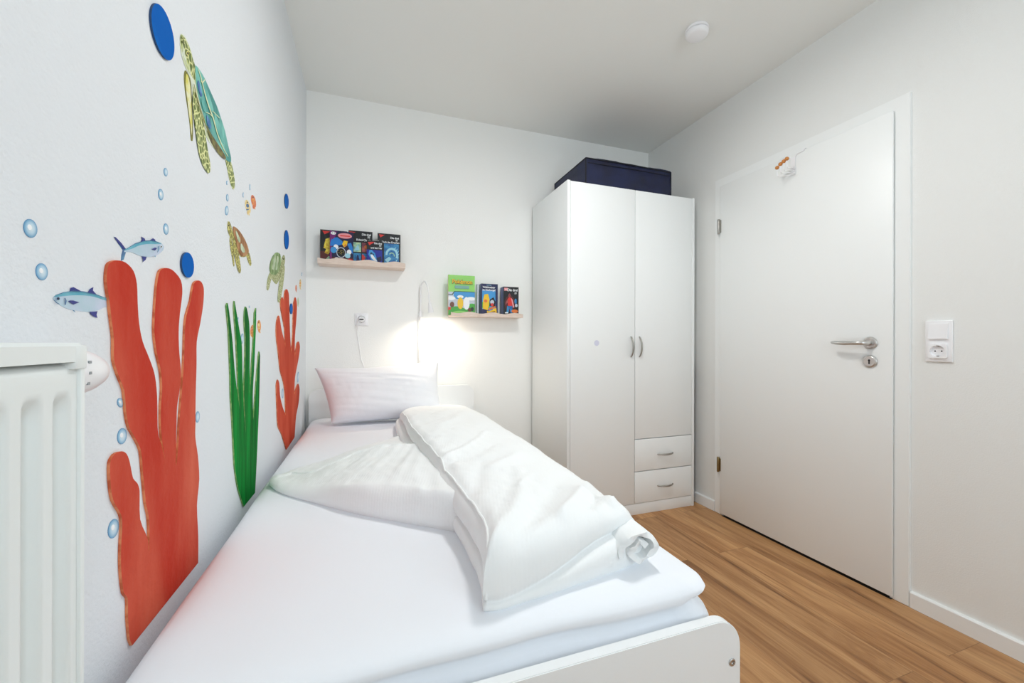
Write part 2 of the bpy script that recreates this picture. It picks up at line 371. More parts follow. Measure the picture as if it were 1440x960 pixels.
# ------------------------------------------------------------------ light switch with socket
sy0, sy1, sz0, sz1 = .879, .9575, .9735, 1.1295
sw = thing('switch_plate', (XR, (sy0+sy1)/2, sz0), 'white double wall plate with rocker switch above power socket right of the door', 'light switch')
link('frame', MB().box((XR-.008, sy0, sz0), (XR, sy1, sz1), bev=.0025, seg=3), 'plastic', sw)
mid = (sz0+sz1)/2; cy = (sy0+sy1)/2
link('rocker', MB().prism([(XR-.008, cy-.028, mid+.009), (XR-.016, cy-.028, mid+.009), (XR-.0105, cy-.028, mid+.066), (XR-.008, cy-.028, mid+.066)], (0, .056, 0)), 'plastic', sw)
def schuko(x, yc, zc, n, parent, nm='socket'):
    "n: axis along which it faces: 'x-' or 'y-'"
    mb = MB(); s = .0265
    if n == 'x-':
        ax = (-1, 0, 0); pt = lambda a, b, d: (x-d, yc+a, zc+b)
    else:
        ax = (0, -1, 0); pt = lambda a, b, d: (yc+a, x-d, zc+b)
    outer = []; N_ = 40
    for k in range(N_):
        a = 2*math.pi*(k+.5)/N_; c, s_ = math.cos(a), math.sin(a); q = 1/max(abs(c), abs(s_)); outer.append((c*q*s, s_*q*s))
    rings = [([p for p in outer], .0), ([p for p in outer], .0105), ([(.0215*math.cos(2*math.pi*(k+.5)/N_), .0215*math.sin(2*math.pi*(k+.5)/N_)) for k in range(N_)], .0110), ([(.020*math.cos(2*math.pi*(k+.5)/N_), .020*math.sin(2*math.pi*(k+.5)/N_)) for k in range(N_)], .0015)]
    vs = []; fs = []
    for R_, d in rings: vs += [pt(a, b, d) for a, b in R_]
    for i in range(3):
        for k in range(N_): fs.append((i*N_+k, i*N_+(k+1) % N_, (i+1)*N_+(k+1) % N_, (i+1)*N_+k))
    fs.append(tuple(3*N_+k for k in range(N_)))
    mb.add(vs, fs); o = link(nm, mb, 'plastic', parent)
    mb = MB()
    for sg in (-1, 1):
        mb.lathe(pt(0, sg*.0095, .0014) if False else pt(sg*.0095, 0, .0014), ax, [(0, .0026), (.0008, .0026)], 12)
    link('pin_hole', mb, 'black', o)
    for sg in (-1, 1):
        a = pt(-.0025, sg*.0188-.0015, .003); b = pt(.0025, sg*.0188+.0015, .009)
        link('earth_clip', MB().box([min(p, q) for p, q in zip(a, b)], [max(p, q) for p, q in zip(a, b)]), 'steel_dark', o)
    return o
schuko(XR-.006, cy, mid-.037, 'x-', sw)

# ------------------------------------------------------------------ smoke alarm
c = on(980, 51.5, 2, H-.035)
sd = thing('smoke_alarm', (c.x, c.y, H-.04), 'round white smoke alarm on the ceiling above the door side', 'smoke alarm')
link('base_ring', MB().lathe((c.x, c.y, H), (0, 0, -1), [(0, .049), (.002, .051), (.010, .051), (.012, .049), (.0125, .043)], 48), 'plastic', sd)
link('cover', MB().lathe((c.x, c.y, H-.012), (0, 0, -1), [(0, .042), (.004, .042), (.005, .050), (.015, .049), (.021, .045), (.024, .038), (.025, .02), (.0252, 0)], 48), 'plastic', sd)

# ------------------------------------------------------------------ wardrobe
wx0, wx1, wy0, wy1, wh = 1.062, 1.968, 2.078, 2.600, 1.966
wd = thing('wardrobe', ((wx0+wx1)/2, (wy0+wy1)/2, 0), 'tall white two-door wardrobe with two drawers beside the bed', 'wardrobe')
mb = MB(); t = .018
mb.box((wx0, wy0, 0), (wx0+t, wy1, wh), bev=.0008); mb.box((wx1-t, wy0, 0), (wx1, wy1, wh), bev=.0008)
mb.box((wx0+t, wy0+.018, wh-.03), (wx1-t, wy1, wh-.002)); mb.box((wx0+t, wy1-.006, .06), (wx1-t, wy1, wh-.03)); mb.box((wx0+t, wy0+.02, .05), (wx1-t, wy1-.006, .066))
mb.box((1.508, wy0+.02, .066), (1.526, wy1-.006, wh-.03)); mb.box((1.526, wy0+.02, .446), (wx1-t, wy1-.006, .462))
link('body', mb, 'wardrobe_white', wd)
link('plinth', MB().box((wx0+t, wy0+.004, 0), (wx1-t, wy0+.02, .0655), bev=.0008), 'wardrobe_white', wd)
def bow(a, b, out, r=.0045):
    "arched pull between two points standing off by out"
    a, b, out = Vector(a), Vector(b), Vector(out); P = []; R = []
    for k in range(15):
        s_ = k/14; e = math.sin(math.pi*s_)**.62; P.append(a.lerp(b, s_)+out*e); R.append(r*(.75+.45*math.sin(math.pi*s_)))
    P = [a]+P[1:-1]+[b]
    return MB().tube(P, R, 12)
g = .0022
ds = link('door', MB().box((wx0+t+g, wy0, .069), (1.517-g, wy0+.016, wh-.004), bev=.0012), 'wardrobe_white', wd)
link('handle', bow((1.489, wy0, .955), (1.489, wy0, 1.078), (0, -.026, 0)), 'steel_dark', ds)
st = link('round_sticker', MB().lathe((1.253, wy0, 1.039), (0, -1, 0), [(0, .0165), (.0008, .0165)], 32), mat('lilac_film', (214, 216, 234), .4), ds)
st['label'] = 'pale lilac round sticker'
dr = link('door', MB().box((1.517+g, wy0, .4585), (wx1-t-g, wy0+.016, wh-.004), bev=.0012), 'wardrobe_white', wd)
link('handle', bow((1.549, wy0, .955), (1.549, wy0, 1.078), (0, -.026, 0)), 'steel_dark', dr)
for z0, z1 in ((.262, .4535), (.0695, .257)):
    d_ = link('drawer', MB().box((1.517+g, wy0, z0), (wx1-t-g, wy0+.016, z1), bev=.0012), 'wardrobe_white', wd)
    zc = (z0+z1)/2-.003
    link('handle', bow((1.684, wy0, zc), (1.800, wy0, zc), (0, -.026, 0)), 'steel_dark', d_)

# storage bag on top
bx0, bx1, by0, by1, bz0, bz1 = 1.212, 1.828, 2.135, 2.56, wh, 2.143
def bag_panel(sx, sy, sz, bulge):
    B = bmesh.new(); bmesh.ops.create_cube(B, size=1); bmesh.ops.subdivide_edges(B, edges=list(B.edges), cuts=14, use_grid_fill=True)
    for v in B.verts:
        x, y, z = v.co*2
        k = bulge*(1-x*x)*(1-y*y) if abs(z) > .999 else (bulge*.6*(1-y*y)*(1-z*z) if abs(x) > .999 else bulge*.7*(1-x*x)*(1-z*z))
        n = Vector((x if abs(x) > .999 else 0, y if abs(y) > .999 else 0, z if z > .999 else 0))
        w = .002*math.sin(x*9+z*4)+.002*math.sin(x*17-z*7+y*5)
        v.co = Vector((x*sx/2, y*sy/2, (z+1)*sz/2))+n*(k+w*(1-z*z if abs(z) < .999 else .4))
        if z > .5: v.co.z -= .006*math.sin(x*5+1)*(z-.5)*2
    return B
B = bag_panel(bx1-bx0, by1-by0, bz1-bz0-.004, .007)
for v in B.verts: v.co += Vector(((bx0+bx1)/2, (by0+by1)/2, bz0+.001))
bag = thing('storage_bag', ((bx0+bx1)/2, (by0+by1)/2, bz0), 'dark navy fabric storage bag lying on top of the wardrobe', 'storage bag')
link('bag_body', MB().bm(B), 'navy', bag)
mb = MB()
zt = bz1-.004
mb.tube([(bx0, by0, zt-.004), ((bx0+bx1)/2, by0-.006, zt-.003), (bx1, by0, zt-.006), (bx1, by1, zt-.006), (bx0, by1, zt-.004), (bx0, by0, zt-.004)], .0045, 8)
for x, y in ((bx0, by0), (bx1, by0), (bx0, by1)): mb.tube([(x, y, bz0+.004), (x, y, zt-.004)], .0045, 8)
link('piping', mb, 'navy_trim', bag)
mb = MB().tube([(bx0+.012, by0-.002, zt-.03), ((bx0+bx1)/2, by0-.008, zt-.03), (bx1-.012, by0-.002, zt-.03)], .0022, 6)
link('zip', mb, 'navy_trim', bag)

# thin folded board tucked between the wardrobe and the wall
mb = MB().box((1.990, 2.13, .0), (2.000, 2.50, .86), bev=.004); mb.box((1.987, 2.13, .868), (2.003, 2.50, .90), bev=.003)
mb.box((1.993, 2.2, .85), (1.997, 2.4, .88))
tag(link('folded_board', mb, mat('slate_blue_board', (58, 74, 92), .6)), 'thin dark blue folded board in the gap between wardrobe and right wall', 'board')

# ------------------------------------------------------------------ bed
bL, bR = -.322, .640
bed = thing('single_bed', ((bL+bR)/2, 1.58, 0), 'white single bed frame with rounded corner ends along the left wall', 'bed')
def endboard(name, x0, x1, y0, y1, z1, r, parent):
    P = [(x0, 0), (x1, 0)]
    for k in range(13):
        a = math.pi/2*k/12; P.append((x1-r+r*math.cos(a), z1-r+r*math.sin(a)))
    for k in range(13):
        a = math.pi/2+math.pi/2*k/12; P.append((x0+r+r*math.cos(a), z1-r+r*math.sin(a)))
    B = bmesh.new(); vs = [B.verts.new((x, y0, z)) for x, z in P]; f = B.faces.new(vs)
    r_ = bmesh.ops.extrude_face_region(B, geom=[f])
    for v in r_['geom']:
        if isinstance(v, bmesh.types.BMVert): v.co.y = y1
    bmesh.ops.bevel(B, geom=[e for e in B.edges if abs(e.verts[0].co.y-e.verts[1].co.y) < 1e-6], offset=.0015, segments=2, affect='EDGES')
    return link(name, MB().bm(B), 'white_lacquer', parent, sharp=30)
endboard('headboard', bL, .645, 2.575, 2.597, .768, .055, bed)
fb = endboard('footboard', bL, .633, .556, .576, .5545, .055, bed)
mb = MB().lathe((.612, .5565, .477), (0, -1, 0), [(0, .0068), (.002, .0068), (.003, .006), (.0031, .0038), (.0012, .0034), (.0012, .0)], 24)
bo = link('bolt', mb, 'steel', fb); bo['label'] = 'chrome bolt head'
for x in (bL, .612):
    link('side_rail', MB().box((x, .577, .30), (x+.02, 2.574, .47), bev=.0015), 'white_lacquer', bed)
mb = MB()
for k in range(16): mb.box((bL+.021, .62+k*.122, .345), (.611, .69+k*.122, .36))
link('slats', mb, 'birch', bed)

# vectorised helpers for cloth
def vnoise(x, y, seed=0):
    xi, yi = np.floor(x).astype(int), np.floor(y).astype(int); fx, fy = x-xi, y-yi
    def h(a, b):
        n = (a*374761393+b*668265263+seed*144665) & 0xffffffff
        n = ((n ^ (n >> 13))*1274126177) & 0xffffffff
        return ((n ^ (n >> 16)) & 0xffff)/65535.*2-1
    sx, sy = fx*fx*fx*(fx*(fx*6-15)+10), fy*fy*fy*(fy*(fy*6-15)+10)
    return (h(xi, yi)*(1-sx)+h(xi+1, yi)*sx)*(1-sy)+(h(xi, yi+1)*(1-sx)+h(xi+1, yi+1)*sx)*sy
def fbm(x, y, seed=0, o=4):
    s = 0; a = 1
    for k in range(o): s = s+a*vnoise(x*2**k+k*7.3, y*2**k-k*3.1, seed+k); a *= .5
    return s
def sdist(X, Y, P):
    "signed distance to a polygon, positive inside"
    d = np.full(X.shape, 1e9); ins = np.zeros(X.shape, bool); n = len(P)
    for i in range(n):
        (ax, ay), (bx, by) = P[i], P[(i+1) % n]
        ex, ey = bx-ax, by-ay; wx, wy = X-ax, Y-ay
        t_ = np.clip((wx*ex+wy*ey)/(ex*ex+ey*ey), 0, 1); d = np.minimum(d, np.hypot(wx-ex*t_, wy-ey*t_))
        c_ = ((ay > Y) != (by > Y)) & (X < (bx-ax)*(Y-ay)/(by-ay+1e-12)+ax); ins ^= c_
    return np.where(ins, d, -d)
def pdist(X, Y, P):
    "distance to an open polyline"
    d = np.full(X.shape, 1e9)
    for (ax, ay), (bx, by) in zip(P[:-1], P[1:]):
        ex, ey = bx-ax, by-ay; wx, wy = X-ax, Y-ay
        t_ = np.clip((wx*ex+wy*ey)/(ex*ex+ey*ey), 0, 1); d = np.minimum(d, np.hypot(wx-ex*t_, wy-ey*t_))
    return d
def dome(d, w):
    "quarter-round profile: 0 at d=0, 1 at d>=w, falling steeply below 0"
    q = np.clip(d/w, 0, 1); return np.where(d >= 0, np.sqrt(1-(1-q)**2), d/w*3)
def sst(a, b, x):
    q = np.clip((x-a)/(b-a), 0, 1); return q*q*(3-2*q)

# mattress in its fitted sheet
MZ = .612
mx0, mx1, my0, my1 = -.312, .614, .578, 2.572
B = bmesh.new()
nx, ny = 90, 170
# top/side sheet as rings: profile (inset, height) around a rounded rectangle
prof = [(.012, .362), (.004, .40), (.0, .44), (.0, .52), (.003, .536), (.009, .547), (.019, .555), (.026, .563), (.022, .573), (.012, .581), (.007, .588), (.010, .596), (.022, .604), (.042, .6095), (.066, .6118), (.10, MZ)]
def rrect(ins, r, n=10, sub=40):
    x0, x1, y0, y1 = mx0+ins, mx1-ins, my0+ins, my1-ins; r = max(r-ins*.4, .02); P = []
    cs = [(x1-r, y0+r, -90), (x1-r, y1-r, 0), (x0+r, y1-r, 90), (x0+r, y0+r, 180)]
    for i, (cx, cy_, a0) in enumerate(cs):
        for k in range(n+1):
            a = math.radians(a0+90*k/n); P.append((cx+r*math.cos(a), cy_+r*math.sin(a)))
        q = cs[(i+1) % 4]; a = math.radians(a0+90); e = (q[0]+r*math.cos(a), q[1]+r*math.sin(a)); s0 = P[-1]
        for k in range(1, sub): P.append((s0[0]+(e[0]-s0[0])*k/sub, s0[1]+(e[1]-s0[1])*k/sub))
    return P
rings = []
for i, (ins, z) in enumerate(prof):
    P = rrect(ins, .055); ring = []
    for k, (x, y) in enumerate(P):
        wv = .004*math.sin(k*.19+1.3)+.003*math.sin(k*.53)
        lo = max(0, 1-abs(z-.56)/.05)
        cx, cy_ = (mx0+mx1)/2, (my0+my1)/2
        dx = (1 if x > cx else -1)*(abs(x-cx) > .44); dy = (1 if y > cy_ else -1)*(abs(y-cy_) > .96)
        zz = z+(.008*math.sin(k*.085+.6)+.004*math.sin(k*.21))*lo
        ring.append(B.verts.new((x+dx*wv*lo, min(my1, y+dy*wv*lo), zz)))
    rings.append(ring)
n_ = len(rings[0])
for a, b in zip(rings[:-1], rings[1:]):
    for k in range(n_): B.faces.new((a[k], a[(k+1) % n_], b[(k+1) % n_], b[k]))
B.faces.new(rings[-1]); B.faces.new(rings[0][::-1])
tag(link('mattress', MB().bm(B), 'sheet', sharp=70), 'mattress in a smooth white fitted sheet on the bed frame', 'mattress')

# ------------------------------------------------------------------ duvet: folded and laid back over the bed
def resample(P, step):
    out = []
    for i in range(len(P)):
        p, q = np.array(P[i]), np.array(P[(i+1) % len(P)]); n = max(1, int(round(np.linalg.norm(q-p)/step)))
        for k in range(n): out.append(tuple(p+(q-p)*k/n))
    return out
def puff(P, spine, profs, T, add, nin, zb, nwall):
    """closed cushion over an outline: each outline point walks up its wall profile [(inset, share of height)], then in to its spine point"""
    n = len(P); px = np.array([p[0] for p in P]); py = np.array([p[1] for p in P]); s_ = np.array([spine(x, y) for x, y in P])
    L_ = np.hypot(s_[:, 0]-px, s_[:, 1]-py); dx, dy = (s_[:, 0]-px)/L_, (s_[:, 1]-py)/L_
    rows = []
    pr = np.array(profs)                                   # n x K x 2
    K = pr.shape[1]
    for k in range(K):
        d, q = pr[:, k, 0], pr[:, k, 1]; x, y = px+dx*d, py+dy*d
        t_ = T(x, y); rows.append((x, y, zb+t_*q+add(x, y)*np.clip(q, 0, 1)**2))
    d0 = pr[:, -1, 0]
    for k in range(1, nin+1):
        d = d0+(L_-d0)*(k/nin); x, y = px+dx*d, py+dy*d
        rows.append((x, y, zb+T(x, y)+add(x, y)))
    vs = [(float(x), float(y), float(z)) for r_ in rows for x, y, z in zip(*r_)]
    fs = [(j*n+k, j*n+(k+1) % n, (j+1)*n+(k+1) % n, (j+1)*n+k) for j in range(len(rows)-1) for k in range(n)]
    return vs, fs
def round_prof(w, K, lip=.006):
    "quarter round with a slightly tucked-in foot"
    out = [(lip*1.6, -.04), (lip*.4, .10)]
    for k in range(K-2):
        a = math.pi/2*(k/(K-3)); out.append((w*(1-math.cos(a))**1.0, .26+.74*math.sin(a)))
    return out
def layer_prof(zg, dg, K, w):
    "two stacked layers: lower one to share zg, groove set in by dg, upper one bulging over it"
    out = [(.010, -.04), (.002, .22*zg), (0, .5*zg), (.002, .8*zg), (.5*dg+.003, .97*zg), (dg+.006, zg), (dg+.007, zg+.03), (dg+.001, zg+.08), (dg-.002, zg+.17)]
    m_ = K-len(out); h0 = zg+.17
    for k in range(1, m_+1):
        a = math.pi/2*k/m_; out.append((dg-.002+w*(1-math.cos(a)), h0+(1-h0)*math.sin(a)))
    return out
KW = 18
blend = lambda p, q, t_: [(a[0]*(1-t_)+b[0]*t_, a[1]*(1-t_)+b[1]*t_) for a, b in zip(p, q)]

# the lower wedge, its tip towards the wall
PA = [(-.285, 1.43), (-.262, 1.355), (-.215, 1.285), (-.12, 1.185), (-.03, 1.093), (.068, 1.01), (.143, .95), (.22, .90), (.36, .92), (.40, 1.4), (.36, 1.98), (.22, 1.95), (.12, 1.83), (.005, 1.70), (-.09, 1.625), (-.18, 1.575), (-.245, 1.515)]
PA = resample([tuple(p) for p in smooth_loop(PA, 4)], .0045)
ridge = [(-.30, 1.435), (-.262, 1.425), (-.225, 1.436), (-.19, 1.408), (-.15, 1.40), (-.10, 1.425), (-.04, 1.455), (.03, 1.46), (.10, 1.44), (.4, 1.41)]
def ridge_y(X): return np.interp(X, [p[0] for p in ridge], [p[1] for p in ridge])+.004*fbm(X*24, X*0, 4, 2)
def TAf(X, Y):
    t_ = .016+.066*sst(-.29, .10, X)+.004*fbm(X*5, Y*5, 2)
    bk = sst(0, .014, Y-ridge_y(X))
    return t_*(1-.30*bk)*(1-.45*sst(.02, .34, Y-ridge_y(X)))
def addA(X, Y):
    r_ = Y-ridge_y(X); bk = sst(0, .012, r_)
    h = .004*np.exp(-((r_+.004)/.006)**2)
    fan = np.arctan2(Y-1.95, X-.30); rad_ = np.hypot(X-.3, Y-1.95)
    h = h+(.0030*vnoise(fan*17, rad_*3, 3)+.0018*vnoise(fan*38, rad_*4, 9))*(.3+.7*sst(-.2, .12, X))*(1-bk*.5)
    return h+.0016*fbm(X*20, Y*14, 12, 3)+.004*fbm(X*6, Y*6, 17, 2)*(1-.5*bk)
pA = []
for x, y in PA:
    f_ = float(sst(1.40, 1.56, np.array(y)))
    wv = .036+.01*math.sin(x*30)
    pA.append(blend(round_prof(wv, KW), round_prof(.05, KW, .003), f_))
spA = lambda x, y: (min(max(x, -.21), .24), min(max(1.43+.25*(y-1.43)*0, 1.40), 1.46))
vA, fA = puff(PA, spA, pA, TAf, addA, 44, MZ, KW)

# the upper slab, folded over lengthwise
PBc = [(.128, 2.12), (.122, 1.85), (.126, 1.6), (.134, 1.32), (.152, 1.13), (.172, 1.03), (.180, .93), (.187, .80), (.183, .69), (.174, .632), (.20, .626), (.27, .632), (.37, .645), (.44, .655), (.50, .668), (.540, .70), (.562, .80), (.572, 1.1), (.577, 1.6), (.578, 2.0), (.568, 2.22), (.53, 2.36), (.43, 2.41), (.30, 2.37), (.19, 2.27)]
PB = resample([tuple(p) for p in smooth_loop(PBc, 4, sharp=(9,))], .0045)
PB = [(x+float(.0022*fbm(np.array(x*13.), np.array(y*13.), 31, 2)), y+float(.0016*fbm(np.array(x*13+9.), np.array(y*13.), 33, 2))) for x, y in PB]
def TBf(X, Y):
    t_ = .112*np.clip(dome(2.50-Y, .75), 0.05, 1)
    right = np.clip(dome(.70-X, .30), 0, 1)
    t_ = t_*(.25+.75*right)
    t_ = t_+.014*sst(.85, 1.15, Y)*(1-sst(1.5, 2.0, Y))*(1-sst(.2, .5, X))      # resting on the wedge
    return t_*(1+.05*fbm(X*3, Y*2.2, 61, 2))
def fold(X, Y, ax, ay, bx, by, w, a, off=0):
    d = pdist(X, Y, [(ax, ay), ((ax*.7+bx*.3)+off, (ay*.7+by*.3)-off*.4), ((ax*.3+bx*.7)+off, (ay*.3+by*.7)-off*.4), (bx, by)]); return a*np.exp(-(d/w)**2)
def addB(X, Y):
    fd = fold(X, Y, .20, .65, .36, .98, .017, .006, .02)+fold(X, Y, .24, .66, .47, .93, .022, -.008, .015)+fold(X, Y, .35, .70, .54, .93, .014, .011, .01)+fold(X, Y, .42, .72, .57, .88, .009, -.011)+fold(X, Y, .47, .72, .57, .84, .008, .009)
    fd = fd+fold(X, Y, .30, 1.0, .53, 1.25, .020, .006, .02)+fold(X, Y, .24, 1.08, .50, 1.42, .026, -.005, .02)+fold(X, Y, .46, 1.2, .56, 1.5, .012, .005)+fold(X, Y, .18, 1.10, .38, 1.36, .012, .005, .02)
    fd = fd+fold(X, Y, .20, 1.35, .44, 1.85, .028, .005, -.01)+fold(X, Y, .44, 1.65, .55, 1.95, .016, .004)+fold(X, Y, .32, .86, .50, 1.08, .010, .004)+fold(X, Y, .22, .86, .28, 1.05, .018, -.005)
    ang = X*.82-Y*.57; al = X*.57+Y*.82
    fd = fd+.0035*vnoise(ang*13, al*3, 51)+.0018*vnoise(ang*30, al*7, 53)+.0008*fbm(X*40, Y*30, 57, 2)
    sy = [.60, .70, .80, .93, 1.03, 1.13, 1.32, 1.60, 1.85, 2.10]; sx = [.190, .203, .207, .201, .194, .176, .156, .148, .144, .152]
    sxx = np.interp(Y, sy, sx)+.002*fbm(Y*10, X*0, 71, 2); on_ = (1-sst(2.0, 2.08, Y))
    k_ = np.exp(-(((X-.185)/.03)**2+((Y-1.07)/.06)**2)); fd = fd+k_*.008*vnoise(X*60, Y*40, 81)
    k_ = np.exp(-(((X-.53)/.06)**2+((Y-.73)/.07)**2)); fd = fd+k_*.010*vnoise(X*40+Y*34, Y*22-X*14, 85)
    return fd
pB = []
for x, y in PB:
    q = np.array
    hem = float(sst(1.04, 1.12, q(y))); left = layer_prof(.36+.14*hem, .005+.003*math.sin(y*11)+.020*hem, KW, .030+.02*(1-hem))
    sf = float(sst(.18, .50, q(x))); front = layer_prof(.10+.42*sf, .002+.030*sf, KW, .06)
    rgt = round_prof(.19, KW); bck = round_prof(.10, KW)
    if x < .36:                                            # left half of the loop
        wF = 1-float(sst(.632, .69, q(y))); wK = float(sst(2.0, 2.25, q(y)))
        p_ = blend(left, front, wF); p_ = blend(p_, bck, wK)
    else:
        wF = 1-float(sst(.672, .76, q(y))); wK = float(sst(2.1, 2.3, q(y)))
        p_ = blend(rgt, front, wF); p_ = blend(p_, bck, wK)
    pB.append(p_)
spB = lambda x, y: (min(max(x, .33), .40) if False else .37, min(max(y, .86), 2.15))
vB, fB = puff(PB, spB, pB, TBf, addB, 56, MZ, KW)
mb = MB().add(vA, fA); mb.add(vB, fB)
nB = len(PB); cord = []
for i_, (x, y) in enumerate(PB):                        # the seam cord follows the upper layer's left edge
    if x < .36 and y < 2.02 and (x < .20) and y > .648:
        a_ = vB[13*nB+i_]; cord.append(Vector(a_)+Vector((-.001, 0, .0012)))
cord = cord[::2]
if cord[0].y < cord[-1].y: cord.reverse()
p_ = cord[-1]
for t_ in (.3, .6, .85, 1): cord.append(Vector((p_.x+(.178-p_.x)*t_, p_.y+(.629-p_.y)*t_**.8, p_.z+(MZ+.022-p_.z)*t_**1.3)))
mb.tube(cord, .0026, 8)
# rolled end of the fold at the right front: a spiral of cloth
def spiral(cx, cz, y0, y1, turns, r0, r1, th, tilt=0.0):
    out = []; inn_ = []; n = int(40*turns)
    for k in range(n+1):
        a = math.pi*1.1-2*math.pi*turns*k/n; r = r0+(r1-r0)*k/n
        out.append((cx+r*math.cos(a)*1.15, cz+r*math.sin(a)*.86)); inn_.append((cx+(r-th)*math.cos(a)*1.15, cz+(r-th)*math.sin(a)*.86))
    P = out+inn_[::-1]; m_ = len(P); vs = []; ny_ = 5
    for j in range(ny_):
        e = j/(ny_-1); s_ = 1-.10*math.sin(math.pi*(1-e)*.5)**4 if False else 1
        y = y0+(y1-y0)*e
        for k, (x, z) in enumerate(P): vs.append((x+(y-y0)*tilt, y+.004*math.sin(k*.5)*(1-e), z+.0015*math.sin(k*.9+j)))
    fs = [(j*m_+k, j*m_+(k+1) % m_, (j+1)*m_+(k+1) % m_, (j+1)*m_+k) for j in range(ny_-1) for k in range(m_)]
    N2 = len(out)
    fs += [(k, k+1, m_-2-k, m_-1-k) for k in range(N2-1)]
    return vs, fs
v_, f_ = spiral(.490, MZ+.040, .650, .80, 1.45, .043, .016, .010, .12); mb.add(v_, f_)
dv = link('duvet', mb, 'duvet', loc=(.2, 1.4, MZ), sharp=80)
tag(dv, 'thick white duvet folded over itself on the bed', 'duvet')

# ------------------------------------------------------------------ pillow leaning on the headboard
def pillow():
    TL, TR, BL, BR = Vector((-.272, 2.40, .905)), Vector((.392, 2.43, .930)), Vector((-.176, 2.262, .628)), Vector((.384, 2.262, .640))
    nrm = (TR-TL).cross(BL-TL).normalized()
    if nrm.y > 0: nrm = -nrm
    n1, n2 = 90, 56; mb = MB()
    for side in (1, -1):
        vs = []; fs = []
        for i in range(n1+1):
            for j in range(n2+1):
                u = i/n1*2-1; v = j/n2*2-1
                uu, vv = (u+1)/2, (v+1)/2
                # concave edges, pointed corners
                pu = u*(1-.045*(1-v*v)) ; pv = v*(1-.07*(1-u*u)*(1 if v > 0 else .3))
                a_, b_ = (pu+1)/2, (pv+1)/2
                p = BL.lerp(BR, a_).lerp(TL.lerp(TR, a_), b_)
                if v > 0: p.z -= .012*(1-u*u)*v*(1-u*.5)
                e = max(0, (1-abs(u)**2.6)*(1-abs(v)**2.4))
                th = .118*e**.42*(.84+.16*(-v))
                wr = .004*float(vnoise(np.array(u*3+v*9+.3), np.array(u*1.5-v*2), 5))+.0035*float(vnoise(np.array(u*14+5), np.array(v*4), 6))*abs(u)+.003*math.sin(v*15+u*5+1)*max(0, -v)*(1-u*u)
                wr += .006*math.exp(-((v+.42+.22*u)/.05)**2)*(1-u*u)*.6
                d_ = th*side+wr*e*side
                vs.append(p+nrm*d_)
        for i in range(n1):
            for j in range(n2):
                a = i*(n2+1)+j; fs.append((a, a+n2+1, a+n2+2, a+1) if side > 0 else (a, a+1, a+n2+2, a+n2+1))
        mb.add(vs, fs)
    B = bmesh.new(); me = bpy.data.meshes.new('t'); me.from_pydata([tuple(v) for v in mb.v], [], mb.f); B.from_mesh(me)
    bmesh.ops.remove_doubles(B, verts=B.verts, dist=.0006); bpy.data.meshes.remove(me)
    for v in B.verts:
        v.co.z = max(v.co.z, MZ+.002)
        v.co.y = min(v.co.y, 2.572)
    return MB().bm(B)
tag(link('pillow', pillow(), 'pillow', sharp=60), 'plump white pillow leaning against the headboard', 'pillow')

# ------------------------------------------------------------------ radiator
rx, ry1, rz0, rz1 = -.250, .487, .445, 1.045
rad = thing('panel_radiator', (XL+.05, 0.0, rz0), 'white ribbed panel radiator on the left wall', 'radiator')
def rib_panel(xf, y0, y1, z0, z1):
    "pressed steel panel: vertical channels between raised ribs, fading out near top and bottom"
    ys = []; y = y1-.0195
    P = [(y1, 0), (y1-.006, 1.0)]
    nys = []; hs = []
    pitch = .0333
    yy = np.arange(y1, y0, -pitch/20)[::-1]
    zz = np.concatenate([[z0, z0+.03], np.linspace(z0+.045, z0+.07, 6), [(z0+z1)/2], np.linspace(z1-.060, z1-.036, 8), [z1-.03, z1-.024, z1-.019, z1-.0155, z1-.0135, z1]])
    vs = []; fs = []
    for y_ in yy:
        ph = ((y1-.0095-y_)/pitch) % 1
        depth = sst(.0, .20, np.array(ph))*(1-sst(.46, .68, np.array(ph)))
        if y_ > y1-.0095: depth = 0
        for z_ in zz:
            fz = float(sst(z0+.045, z0+.07, np.array(z_))*(1-sst(z1-.058, z1-.038, np.array(z_))))
            tz = max(0., min(1., (z_-(z1-.024))/.0105)); vs.append((xf-.012*float(depth)*fz-.009*(1-math.sqrt(1-tz*tz)), y_, z_))
    n2 = len(zz)
    for i in range(len(yy)-1):
        for j in range(n2-1):
            a = i*n2+j; fs.append((a, a+n2, a+n2+1, a+1))
    return vs, fs
v_, f_ = rib_panel(rx, -.62, ry1-.004, rz0+.006, rz1-.004)
mb = MB().add(v_, f_); mb.box((rx-.028, -.62, rz0), (rx-.0135, ry1-.006, rz1-.012))
link('front_panel', mb, 'radiator', rad, sharp=60)
mb = MB().box((rx-.088, -.62, rz0), (rx-.075, ry1-.006, rz1-.036))
link('rear_panel', mb, 'radiator', rad)
mb = MB().box((rx-.085, ry1-.006, rz0-.002), (rx+.003, ry1, rz1-.004), bev=.0015)
link('end_panel', mb, 'radiator', rad)
link('end_panel', MB().box((rx-.085, -.626, rz0-.002), (rx+.003, -.62, rz1-.004), bev=.0015), 'radiator', rad)
mb = MB()
mb.prism([(rx+.004, -.62, rz1-.017), (rx+.004, -.62, rz1-.003), (rx+.001, -.62, rz1), (rx-.088, -.62, rz1), (rx-.088, -.62, rz1-.003), (rx-.003, -.62, rz1-.003), (rx-.001, -.62, rz1-.017)], (0, .62+ry1-.006, 0))
mb.box((rx-.010, ry1-.016, rz1-.024), (rx+.0045, ry1+.0005, rz1-.002), bev=.002)
link('top_cover', mb, 'radiator', rad)
for z in (.6, .9): link('wall_bracket', MB().box((XL+.0005, .1, z), (rx-.0755, .14, z+.05)), 'radiator', rad)
mb = MB().tube([(rx-.045, ry1-.004, 1.008), (rx-.045, ry1+.05, 1.008)], .010, 16)
